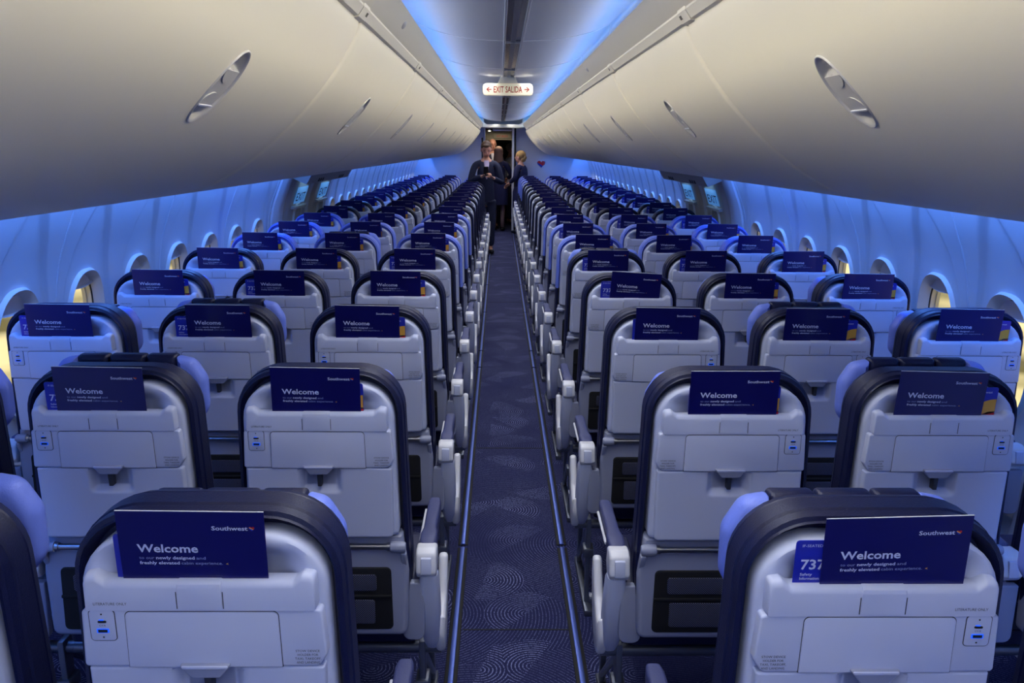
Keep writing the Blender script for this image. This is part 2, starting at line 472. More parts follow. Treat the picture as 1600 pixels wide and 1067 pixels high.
    S['meshpocket'] = mesh('mesh_pocket', bm, ['dark', 'pocket_mesh'])
    # seat cushion
    bm = bmesh.new()
    o = fillet([(-.205, .12), (.205, .12), (.208, .56), (-.208, .56)], [.02, .02, .05, .05], 5)
    rings = []
    for ins, z in [(.03, .345), (.004, .36), (0, .40), (.002, .402), (0, .405), (.004, .455), (.02, .472), (.06, .478)]:
        rings.append([XY(a, b, z) for a, b in inset(o, ins)])
    loft(bm, rings); S['seatcushion'] = mesh('seat_cushion', bm, ['navy_leather'])
    # armrests (built round x = 0)
    bm = bmesh.new()
    o = fillet([(.040, .592), (.050, .638), (.070, .647), (.105, .645), (.118, .600), (.100, .575), (.055, .574)], [.01, .015, .01, .012, .012, .012, .015], 4)
    slab(bm, o, -.025, .025, .006, YZ, both=True)
    slab(bm, fillet([(.0365, .59), (.041, .63), (.052, .631), (.052, .582)], .003, 2), -.0125, .0125, .0015, YZ, 1, both=True)
    tube(bm, [(-.022, .15, .628), (-.022, .33, .634)], .0035, 8, 0)
    S['armcap'] = mesh('arm_hinge', bm, ['cap_white', 'shell'])
    bm = bmesh.new()
    rings = []
    for y, w, z0, z1 in [(.098, .017, .618, .646), (.110, .021, .612, .650), (.150, .0215, .607, .651), (.185, .0165, .606, .652), (.23, .0165, .606, .653), (.35, .0175, .609, .654), (.375, .014, .615, .651), (.381, .009, .622, .645)]:
        o = fillet([(-w, z0), (w, z0), (w, z1), (-w, z1)], .007, 3)
        rings.append([XZ(a, b, y) for a, b in o])
    loft(bm, rings); 
    S['armpad'] = mesh('arm_pad', bm, ['pad'])
    # plate under a between-seat arm
    bm = bmesh.new()
    slab(bm, fillet([(-.028, .405), (.026, .405), (.028, .560), (-.028, .560)], [.02, .02, .003, .003], 4), .055, .075, .004)
    tube(bm, [(.01, .075, .44), (.01, .16, .44)], .006, 8, 0)
    S['plate'] = mesh('side_plate', bm, ['shell_dark'])
    # aisle end panel: upright carrying the arm, and the outer side shield
    bm = bmesh.new(); rings = []
    for z, y0, y1, w in ((.580, .046, .096, .021), (.565, .048, .112, .023), (.50, .058, .135, .024), (.43, .078, .165, .0235), (.37, .105, .185, .020), (.335, .135, .20, .014), (.322, .155, .195, .008)):
        rings.append([XY(a, b, z) for a, b in fillet([(-w, y0), (w, y0), (w, y1), (-w, y1)], min(.012, w*.6), 3)])
    loft(bm, rings); S['endpanel'] = mesh('end_panel', bm, ['shell'])
    for sg in (-1, 1):
        bm = bmesh.new()
        o = fillet([(.120, .440), (.150, .405), (.215, .445), (.262, .530), (.290, .532), (.300, .48), (.268, .37), (.195, .305), (.135, .322), (.110, .38)],
                   [.006, .03, .03, .012, .012, .02, .05, .05, .04, .04], 4)
        slab(bm, o, sg*.034, sg*.010, .009, YZ, both=True)
        S['shield%d' % sg] = mesh('side_shield', bm, ['cap_white'])
    # understructure
    bm = bmesh.new()
    tube(bm, [(-.239, .17, .318), (.239, .17, .318)], .016, 12); S['tube_rear'] = mesh('spreader_tube', bm, ['leg_metal'])
    bm = bmesh.new(); tube(bm, [(-.239, .44, .318), (.239, .44, .318)], .016, 12); S['tube_front'] = mesh('spreader_tube', bm, ['leg_metal'])
    bm = bmesh.new()
    slab(bm, fillet([(.145, .345), (.195, .345), (.175, .02), (.160, .02)], .004, 2), -.008, .008, .002, YZ, both=True)
    slab(bm, fillet([(.41, .345), (.46, .345), (.49, .02), (.47, .02)], .004, 2), -.008, .008, .002, YZ, both=True)
    tube(bm, [(0, .18, .30), (0, .47, .05)], .010, 8)
    box(bm, -.014, .014, .10, .52, .0, .022, .003); box(bm, -.018, .018, .14, .20, .2, .235, .004)
    S['leg'] = mesh('leg', bm, ['leg_metal'])
build_seat_meshes()
SM = SEAT_MESH
W = .47858
XS = {'C': -.41202, 'D': .53155}
XS['B'] = XS['C']-W; XS['A'] = XS['C']-2*W; XS['E'] = XS['D']+W; XS['F'] = XS['D']+2*W
Z1 = 1.1257
def row_y(r, s): return Z1+(r-1)*PITCH+(-.0165 if s in 'DEF' else 0)
NROW = 20
BLUE_ROWS = {6, 7, 8, 17, 18, 19, 20}
RAISED = {(2, 'B'), (3, 'B'), (2, 'E'), (3, 'E'), (1, 'B'), (5, 'D'), (6, 'B')}
WIDE = {(1, 'D'), (3, 'A'), (3, 'F'), (2, 'A'), (2, 'F'), (4, 'F'), (1, 'E')}
ORD = ['', 'first', 'second', 'third', 'fourth', 'fifth', 'sixth', 'seventh', 'eighth', 'ninth', 'tenth', 'eleventh', 'twelfth', 'thirteenth', 'fourteenth', 'fifteenth', 'sixteenth', 'seventeenth', 'eighteenth', 'nineteenth', 'twentieth']
SEATWORD = {'A': 'window seat left of the aisle', 'B': 'middle seat left of the aisle', 'C': 'aisle seat left of the aisle',
            'D': 'aisle seat right of the aisle', 'E': 'middle seat right of the aisle', 'F': 'window seat right of the aisle'}
def rowword(r):
    return ORD[r]+' row from the bottom' if r <= 12 else (ORD[21-r]+' row from the bulkhead' if r < 20 else 'row nearest the bulkhead')
def make_seat(r, s):
    side = 1 if s in 'ABC' else -1
    blue = r in BLUE_ROWS
    root = obj('airliner_seat', None, loc=(XS[s], row_y(r, s), 0))
    root['label'] = '%s %s, %s' % ('pale blue rimmed' if blue else 'navy rimmed', SEATWORD[s], rowword(r))
    root['category'] = 'seat'; root['group'] = 'airliner seats in rows of three'
    ra = 1 if (r, s) in RAISED else 2 if (r, s) in WIDE else 0
    cush = ('back_cushion', SM['cushion_low' if blue else 'cushion_navy'], [('head_cover', SM['head_cover'], [])] if blue else [])
    tree = [('back_shell', SM['shell'], []), cush,
            ('literature_pocket', SM['pocket'], [('tray_latch', SM['latch'], []), ('finger_slot', SM['slot'], [])]),
            ('upper_panel', SM['mid%d' % side], [('usb_panel', SM['usb%d' % side], []), ('printed_notice', SM['print%d' % side], [])]),
            ('tray_table', SM['tray'], []), ('lower_panel', SM['lower'], []),
            ('device_holder', SM['holder'], [('holder_hook', SM['stem'], [])]),
            ('seat_cushion', SM['seatcushion'], [])]
    if not blue or r < 9: tree.append(('headrest', SM['headrest%d' % ra], [('headrest_wing', SM['wing%d%d' % (ra, q)], []) for q in (-1, 1)]))
    tree += [('lower_shroud', SM['shroud'], [('mesh_pocket', SM['meshpocket'], [])]), ('pivot_bar', SM['bar'], [('pivot_knob', SM['knob%d' % q], []) for q in (-1, 1)])]
    inst(tree, root)
    for q in ('rear', 'front'): obj('spreader_tube', SM['tube_'+q], root, ((.026 if side > 0 else -.026), 0, 0))
    arms = {'A': (-1, 1), 'B': (1,), 'C': (1,), 'D': (-1,), 'E': (-1,), 'F': (-1, 1)}[s]
    for k in arms:
        a = obj('armrest', SM['armcap'], root, (k*.2375, 0, 0)); obj('arm_pad', SM['armpad'], a)
        if k < 0: pass
        aisle = (s == 'C' and k == 1) or (s == 'D' and k == -1)
        if aisle:
            ep_ = obj('end_panel', SM['endpanel'], root, (k*.2425, 0, 0)); obj('side_shield', SM['shield%d' % k], ep_); obj('side_plate', SM['plate'], root, (k*.205, 0, 0))
            obj('leg', SM['leg'], root, (k*.215, 0, 0))
        else:
            obj('side_plate', SM['plate'], root, (k*.2375, 0, 0))
            if s in 'AF' and ((s == 'A' and k == 1) or (s == 'F' and k == -1)): obj('leg', SM['leg'], root, (k*.2375, 0, 0))
    return root

# ------------------------------------------------------------------ cards
def build_cards():
    w, h = .200, .128         # z from -.018 (in the pocket) to .110
    bm = bmesh.new()
    box(bm, -w/2, w/2, 0, .0012, -.018, .104, mi=0)
    box(bm, -w/2, w/2, -.0002, .0014, .1034, .1042, mi=1)
    y = -.0004
    text(bm, 'Southwest', .086-.009, .0755, w=.049, h=.0064, y=y, mi=2, bold=.02, align='R')
    heart(bm, .0825, .0785, .0075, y, (4, 5, 3))
    text(bm, 'Welcome', -.076, .0405, w=.083, h=.0125, y=y, mi=2, bold=.022)
    text(bm, 'to our', -.0745, .0295, w=.0205, h=.0046, y=y, mi=6)
    text(bm, 'newly designed', -.0515, .0295, w=.0525, h=.0048, y=y, mi=2, bold=.02)
    text(bm, 'and', .0035, .0295, w=.0125, h=.0046, y=y, mi=6)
    text(bm, 'freshly elevated', -.0745, .0215, w=.0545, h=.0048, y=y, mi=2, bold=.02)
    text(bm, 'cabin experience.', -.0175, .0215, w=.0565, h=.0046, y=y, mi=6)
    poly(bm, [(.043, .0228), (.047, .0214), (.0455, .0232), (.047, .0248)], y, 5)
    a = mesh('welcome_card', bm, ['card', 'card_edge', 'white_ink', 'red', 'sw_blue', 'gold', 'grey_ink'], fixn=False)
    w = .206; bm = bmesh.new()
    slab(bm, fillet([(-w/2, -.018), (w/2, -.018), (w/2, .066), (-w/2, .066)], .005, 3), 0, .0012, .0003)
    text(bm, 'IF-SEATED IN', -.094, .056, w=.036, h=.0042, y=y, mi=1)
    text(bm, '737', -.094, .0215, w=.034, h=.0155, y=y, mi=1, bold=.02)
    text(bm, 'Safety', -.094, .0115, w=.017, h=.0042, y=y, mi=1, bold=.01)
    text(bm, 'Information', -.094, .005, w=.027, h=.0042, y=y, mi=1, bold=.01)
    text(bm, 'Southwest', .090, .052, w=.034, h=.0055, y=y, mi=1, bold=.01, align='R')
    n = 12
    arc = [(.102, .038)]+[(.102-.052*math.sin(PI/2*k/n), -.002+.04*math.cos(PI/2*k/n)) for k in range(n+1)]
    poly(bm, [(.102, -.016)]+arc[1:]+[(.05, -.016)], y, 3)
    poly(bm, [(.102, -.016), (.102, .006)]+[(.102-.05*math.sin(PI/2*k/n), -.016+.022*math.cos(PI/2*k/n)) for k in range(n+1)], y-.0002, 2)
    poly(bm, [(.102, .006), (.102, .008), (.086, .007), (.066, -.004), (.052, -.016), (.05, -.016), (.065, -.003), (.085, .0055)][::-1], y-.0003, 1)
    b = mesh('safety_card', bm, ['safety', 'white_ink', 'red', 'gold'], fixn=False)
    return a, b
CARD, SAFETY = build_cards()
# (dx, roll in degrees, where the safety card peeks out: -1 left, 1 right, 0 both)
CD = {(1, 'C'): (-.006, -.6, -1), (1, 'D'): (.013, 1.6, -1), (2, 'C'): (0, -.8, 0), (2, 'B'): (-.004, -.8, -1), (2, 'D'): (-.003, .2, 0),
      (2, 'E'): (-.014, -1.2, 1), (3, 'A'): (0, -.4, -1), (3, 'B'): (.016, -.2, -1), (3, 'C'): (0, -.8, 1), (3, 'D'): (-.006, -.6, 0),
      (3, 'E'): (-.016, -.4, 1), (3, 'F'): (-.010, -.8, 1), (4, 'A'): (.009, -.5, 1), (4, 'B'): (.012, -.6, -1), (4, 'C'): (-.003, -.6, 1),
      (4, 'D'): (.013, -3.2, -1), (4, 'E'): (-.004, -.4, 1), (4, 'F'): (-.006, -.5, 1), (5, 'A'): (0, -.8, 1), (5, 'B'): (0, -.8, 1),
      (5, 'C'): (0, -.3, -1), (5, 'D'): (0, -.2, -1), (5, 'E'): (0, 0, -1), (5, 'F'): (0, .5, 1), (1, 'B'): (0, 0, 1), (1, 'E'): (0, 0, -1)}
def sway(o, deg, lean=.11):
    o.rotation_euler = (-lean*-1, 0, 0)
    o.rotation_euler = Matrix.Rotation(math.radians(-deg), 3, 'Y').to_euler()
    o.rotation_euler = (Matrix.Rotation(math.radians(-deg), 3, 'Y') @ Matrix.Rotation(lean, 3, 'X')).to_euler()
def make_cards(r, s):
    dx, deg, pk = CD.get((r, s), (random.uniform(-.012, .012), random.uniform(-1.2, .8), random.choice((-1, 1, 1, 0))))
    c = obj('welcome_card', CARD, loc=(XS[s]+dx, row_y(r, s)-.004, 1.016)); sway(c, deg)
    sw = SEATWORD[s].replace(' of the aisle', '')
    c['label'] = 'navy Welcome card in pocket of %s, %s' % (sw, rowword(r)); c['category'] = 'card'; c['group'] = 'navy welcome cards in the seat pockets'
    off = {-1: -.034 if (r, s) in ((1, 'D'), (3, 'B'), (4, 'D'), (4, 'B')) else -.021, 1: .029 if (r, s) in ((2, 'E'), (3, 'E'), (3, 'F')) else .015, 0: .003}[pk]
    if (r, s) == (1, 'C'): off = -.006
    if pk == 0 and (r, s) in ((3, 'D'),): off = -.004
    d = obj('safety_card', SAFETY, loc=(XS[s]+dx+off, row_y(r, s)-.0005, 1.016)); sway(d, deg*.3, .09)
    d['label'] = 'blue safety card %s card, %s, %s' % ({-1: 'jutting left of', 1: 'jutting right of', 0: 'behind'}[pk], sw, rowword(r))
    d['category'] = 'safety card'; d['group'] = 'blue safety cards behind the welcome cards'
for r in range(1, NROW+1):
    for s in 'ABCDEF':
        if r == 1 and s in 'AF': continue
        make_seat(r, s)
        if not (r == 1 and s in 'BE'): make_cards(r, s)

# ------------------------------------------------------------------ cabin shell
def prof_eval(P, s):
    """P = list of points with cumulative length; s in metres"""
    pts, cum = P
    for i in range(1, len(pts)):
        if s <= cum[i] or i == len(pts)-1:
            t = (s-cum[i-1])/(cum[i]-cum[i-1]); a, b = pts[i-1], pts[i]
            return (a[0]+(b[0]-a[0])*t, a[1]+(b[1]-a[1])*t)
def catmull(pts, n=8):
    out = []
    for i in range(len(pts)-1):
        p0 = pts[max(i-1, 0)]; p1 = pts[i]; p2 = pts[i+1]; p3 = pts[min(i+2, len(pts)-1)]
        for k in range(n):
            t = k/n
            out.append(tuple(.5*((2*p1[j])+(-p0[j]+p2[j])*t+(2*p0[j]-5*p1[j]+4*p2[j]-p3[j])*t*t+(-p0[j]+3*p1[j]-3*p2[j]+p3[j])*t**3) for j in (0, 1)))
    out.append(pts[-1]); return out
def cumul(pts):
    c = [0]
    for a, b in zip(pts, pts[1:]): c.append(c[-1]+math.hypot(b[0]-a[0], b[1]-a[1]))
    return pts, c
def s_at_h(P, h):
    for i in range(1, len(P[0])):
        a, b = P[0][i-1][1], P[0][i][1]
        if (a-h)*(b-h) <= 0 and a != b: return P[1][i-1]+(P[1][i]-P[1][i-1])*(h-a)/(b-a)
def normal_at(P, s):
    a = prof_eval(P, max(0, s-.01)); b = prof_eval(P, min(P[1][-1], s+.01)); d = (b[0]-a[0], b[1]-a[1]); l = math.hypot(*d)
    return (-d[1]/l, d[0]/l)
# floor
bm = bmesh.new()
loft(bm, [[(-2, BACK, 0), (2.1, BACK, 0), (2.1, BACK, -.05), (-2, BACK, -.05)], [(-2, 20.5, 0), (2.1, 20.5, 0), (2.1, 20.5, -.05), (-2, 20.5, -.05)]])
struct('floor', bm, ['carpet'])
# seat track covers along the aisle, in lengths
k = 0
for sx, nm in ((-1, 'left'), (1, 'right')):
    y = BACK
    for y1 in (3.35, 6.35, 6.9, 8.6, 10.4, 13.2, 17.1):
        bm = bmesh.new(); x = CX-.004+sx*.203
        slab(bm, fillet([(x-.021, 0), (x+.021, 0), (x+.019, .004), (x-.019, .004)], .001, 1), y, y1-.03, .001, mi=1)
        slab(bm, fillet([(x-.010, .003), (x+.010, .003), (x+.008, .009), (x-.008, .009)], .002, 2), y, y1-.03, .001, mi=0)
        k += 1; struct('trim_%d' % k, bm, ['rail', 'dark']); y = y1
# carpet joints across the aisle
for yj in (2.7, 4.55, 9.2, 12.4):
    bm = bmesh.new(); box(bm, CX-.18, CX+.18, yj, yj+.006, 0, .0015)
    k += 1; struct('trim_%d' % k, bm, ['dark'])

# side walls -----------------------------------------------------------------
WP = cumul(catmull([(1.62, -1.6), (1.69, -1.28), (1.72, -.98), (1.725, -.72), (1.70, -.47), (1.64, -.29), (1.55, -.10), (1.42, .08)], 10))
S_TOT = WP[1][-1]; S_WIN = s_at_h(WP, -.715)
def wall_pt(sx, y, s, off=0.):
    a, h = prof_eval(WP, s); n = normal_at(WP, s)      # n points into the cabin (towards smaller a)
    if n[0] > 0: n = (-n[0], -n[1])
    return (CX+sx*(a+n[0]*off), y, EYE+h+n[1]*off)
def lobe(y, s, y0, wbay, nb):
    """scalloped relief of the panel: a tall rounded hollow over each window"""
    t = (s-S_WIN)/(S_TOT-S_WIN)
    if t < -.9: return 0
    # centre drifts towards the panel middle with height
    hw = .205-.02*max(0, t)**2
    top = 1.02 - .35*abs(y)**1.2*8
    d = abs(y)-hw*(1.05 if t < -.1 else 1.05*(1-((t+.1)/.75)**2)**.8 if t < .65 else -1)
    return -.013*(1-sm(d, -.016, .010))
def patch(bm, y0, y1, s0, s1, cy, cs, ry, rs, fn, pt, rings=16, per=(14, 40), mi=0, pw=2.4):
    """rectangle with a super-elliptic hole, mapped through pt(y,s,off)"""
    ny, ns = per
    P = [(y0+(y1-y0)*i/ny, s0) for i in range(ny)]+[(y1, s0+(s1-s0)*i/ns) for i in range(ns)] + \
        [(y1-(y1-y0)*i/ny, s1) for i in range(ny)]+[(y0, s1-(s1-s0)*i/ns) for i in range(ns)]
    H = []
    for y, s in P:
        a = math.atan2((s-cs)/ (rs*2.0), (y-cy)/(ry*1.4))
        ca, sa = math.cos(a), math.sin(a); q = (abs(ca)**pw+abs(sa)**pw)**(-1/pw)
        H.append((cy+ry*ca*q, cs+rs*sa*q))
    R = []
    for k in range(rings+1):
        t = (k/rings); t = t**1.35
        ring = []
        for (ya, sa_), (yb, sb) in zip(H, P):
            y = ya+(yb-ya)*t; s = sa_+(sb-sa_)*t
            e = fn(y, s)
            ring.append(pt(y, s, e))
        R.append(ring)
    loft(bm, R, False, False, mi)
    return H
def bay(bm, sx, y0, y1, cy):
    def fn(y, s):
        edge = min(y-y0, y1-y) if True else 1
        d = math.hypot((y-cy)/.150, (s-S_WIN)/.228)
        rim = .005*math.exp(-((d-1.0)/.05)**2)
        return lobe(y-cy, s, 0, 0, 0)+rim
    return patch(bm, y0, y1, 0, S_TOT, cy, S_WIN, .150, .228, fn, lambda y, s, e: wall_pt(sx, y, s, e), 44, (22, 70))
WIN = [2.49+.509*i for i in range(0, 8)] + [8.75+.509*i for i in range(0, 16)]
walls = {}
wn = 0
def window(sx, cy):
    global wn; wn += 1
    root = obj('window_%d' % wn, None, loc=(0, 0, 0), kind='structure')
    def ell(ry, rs, off, n=48, pw=2.4, ds=0.):
        o = []
        for i in range(n):
            a = 2*PI*i/n; ca, sa = math.cos(a), math.sin(a); q = (abs(ca)**pw+abs(sa)**pw)**(-1/pw)
            o.append(wall_pt(sx, cy+ry*ca*q, S_WIN+ds+rs*sa*q, off))
        return o
    bm = bmesh.new()
    loft(bm, [ell(.158, .236, -.012), ell(.150, .228, .004), ell(.145, .222, -.004), ell(.137, .212, -.018), ell(.129, .203, -.034)], False, False)
    obj('window_frame', mesh('window_frame', bm, ['reveal'], fixn=False), root)
    bm = bmesh.new()
    loft(bm, [ell(.130, .204, -.033), ell(.125, .199, -.036), ell(.122, .195, -.037)], False, False)
    loft(bm, [ell(.123, .196, -.036), ell(.121, .194, -.055), ell(.115, .188, -.056)], False, False, 1)
    loft(bm, [ell(.117, .189, -.055), ell(.116, .188, -.062), ell(.115, .187, -.07)], False, False, 2)
    obj('window_sill', mesh('window_sill', bm, ['gasket', 'reveal', 'reveal'], fixn=False), root)
    bm = bmesh.new(); bm.faces.new([bm.verts.new(p) for p in ell(.121, .194, -.046)])
    obj('pane', mesh('pane', bm, ['glass'], fixn=False), root)
    bm = bmesh.new()
    drop = .018+.012*math.sin(cy*7)
    top = [p for p in ell(.121, .194, -.060, 64)]
    loft(bm, [[wall_pt(sx, cy+a, S_WIN+.20, -.032), wall_pt(sx, cy+a, S_WIN+.20-drop-.03*(1-(a/.122)**2)**.5, -.032), wall_pt(sx, cy+a, S_WIN+.195-drop-.03*(1-(a/.122)**2)**.5, -.022), wall_pt(sx, cy+a, S_WIN+.19-drop-.03*(1-(a/.122)**2)**.5, -.034)] for a in [-.12+.24*i/16 for i in range(17)]], False, False, closed=False)
    obj('window_shade', mesh('window_shade', bm, ['cap_white']), root)
DOORS = [(6.72, 7.50), (7.62, 8.40)]
for sx, nm in ((-1, 'left'), (1, 'right')):
    bm = bmesh.new()
    for cy in WIN: bay(bm, sx, cy-.2545, cy+.2545, cy)
    def strip(y0, y1):
        ss = [S_TOT*i/40 for i in range(41)]
        loft(bm, [[wall_pt(sx, y0, s) for s in ss], [wall_pt(sx, y1, s) for s in ss]], False, False, closed=False)
    strip(BACK, WIN[0]-.2545); strip(WIN[7]+.2545, DOORS[0][0]); strip(DOORS[0][1], DOORS[1][0]); strip(DOORS[1][1], WIN[8]-.2545); strip(WIN[-1]+.2545, 20.5)
    # hull over the bins up to the crown
    up = [(1.42, .08), (1.30, .30), (1.0, .50), (.6, .68), (0, .74)]
    loft(bm, [[(CX+sx*a, y, EYE+h) for a, h in up] for y in (BACK, 20.5)], False, False, closed=False)
    struct('wall_'+nm, bm, ['wall'], 50, fixn=False)
    for cy in WIN: window(sx, cy)
    # vertical joints between wall panels
    bm = bmesh.new()
    for ys in [3.2535+1.018*i for i in range(-1, 4)]+[8.4955+1.018*i for i in range(0, 9)]:
        ss = [S_TOT*i/40 for i in range(41)]
        for y, off, y2 in ((ys-.006, .0022, ys-.001), (ys+.001, .0022, ys+.006)):
            loft(bm, [[wall_pt(sx, y-.001, s, -.004) for s in ss], [wall_pt(sx, y, s, off) for s in ss], [wall_pt(sx, y2, s, off) for s in ss], [wall_pt(sx, y2+.001, s, -.004) for s in ss]], False, False, closed=False)
    k += 1; struct('trim_%d' % k, bm, ['wall'])
    # pilaster before the exits
    bm = bmesh.new(); ss = [s_at_h(WP, -1.2)+(S_TOT-s_at_h(WP, -1.2))*i/30 for i in range(31)]
    loft(bm, [[wall_pt(sx, y, s, o) for s in ss] for y, o in ((6.36, -.01), (6.37, .012), (6.42, .03), (6.56, .03), (6.60, .012), (6.61, -.01))], False, False, closed=False)
    k += 1; struct('trim_%d' % k, bm, ['wall'])

# overwing exits --------------------------------------------------------------
dn = 0
for sx in (-1, 1):
    for (y0, y1) in DOORS:
        dn += 1
        root = obj('door_%d' % dn, None, kind='structure')
        cy = (y0+y1)/2; hw = (y1-y0)/2
        s_lo = 0; bm = bmesh.new()
        patch(bm, y0, y1, 0, S_TOT, cy, S_WIN+.09, .11, .17, lambda y, s: .018*(1-sm(abs(y-cy), hw-.10, hw-.03))*(1-sm(s, s_at_h(WP, -.24), s_at_h(WP, -.20))), lambda y, s, e: wall_pt(sx, y, s, e), 30, (20, 50), pw=3)
        obj('door_panel', mesh('door_panel', bm, ['exitpanel'], 50, fixn=False), root)
        bm = bmesh.new()
        def fr(ry, rs, off):
            o = []
            for i in range(40):
                a = 2*PI*i/40; ca, sa = math.cos(a), math.sin(a); q = (abs(ca)**3+abs(sa)**3)**(-1/3)
                o.append(wall_pt(sx, cy+ry*ca*q, S_WIN+.09+rs*sa*q, off))
            return o
        loft(bm, [fr(.135, .20, .016), fr(.130, .195, .032), fr(.115, .175, .032), fr(.108, .168, .0), fr(.1, .16, -.05)], False, False)
        obj('window_frame', mesh('window_frame', bm, ['reveal'], fixn=False), root)
        bm = bmesh.new(); bm.faces.new([bm.verts.new(p) for p in fr(.105, .165, -.04)])
        loft(bm, [[wall_pt(sx, cy-.07, S_WIN-.05, -.03), wall_pt(sx, cy+.02, S_WIN+.08, -.03)], [wall_pt(sx, cy-.05, S_WIN-.06, -.03), wall_pt(sx, cy+.045, S_WIN+.07, -.03)]], False, False, 1, closed=False)
        obj('pane', mesh('pane', bm, ['dark', 'reveal'], fixn=False), root)
        # placard, its letters, ledge and lit strip above
        sa, sb = s_at_h(WP, -.43), s_at_h(WP, -.30)
        bm = bmesh.new()
        loft(bm, [[wall_pt(sx, cy-.19, sa, .024), wall_pt(sx, cy-.19, sb, .024)], [wall_pt(sx, cy+.19, sa, .024), wall_pt(sx, cy+.19, sb, .024)]], False, False, closed=False)
        def mpw(a, b, d): return wall_pt(sx, cy+sx*-1*a*-1 if False else cy+a*(1 if sx < 0 else -1), sa+b, d)
        text(bm, 'EXIT', 0, .022, w=.30, h=.07, y=.0265, mi=1, bold=.01, align='C', mp=mpw)
        obj('exit_placard', mesh('exit_placard', bm, ['placard', 'ink'], fixn=False), root)
        bm = bmesh.new(); sc_ = s_at_h(WP, -.45)
        loft(bm, [[wall_pt(sx, y, sc_+d, o) for d, o in ((-.02, .016), (-.018, .045), (.002, .045), (.006, .016))] for y in (cy-.22, cy+.22)])
        obj('door_ledge', mesh('door_ledge', bm, ['exitpanel']), root)
        bm = bmesh.new(); sd = s_at_h(WP, -.235)
        loft(bm, [[wall_pt(sx, y, sd+d, o) for d, o in ((-.006, .05), (-.006, .085), (.006, .085), (.006, .05))] for y in (cy-.13, cy+.16)])
        obj('light_strip', mesh('light_strip', bm, ['strip_glow']), root)
        bm = bmesh.new(); se = s_at_h(WP, -.22)
        loft(bm, [[wall_pt(sx, y, se+d, o) for d, o in ((0, -.02), (0, .13), (.25, .13), (.25, -.02))] for y in (y0-.11, y1+.02)])
        obj('door_header', mesh('door_header', bm, ['exitpanel']), root)
        bm = bmesh.new()
        for q in (-.12, -.04, .04):
            loft(bm, [[wall_pt(sx, y, se+d, o) for d, o in ((.012, .125), (.012, .134), (.05, .134), (.05, .125))] for y in (cy+q, cy+q+.05)])
        obj('header_vent', mesh('header_vent', bm, ['dark']), root)

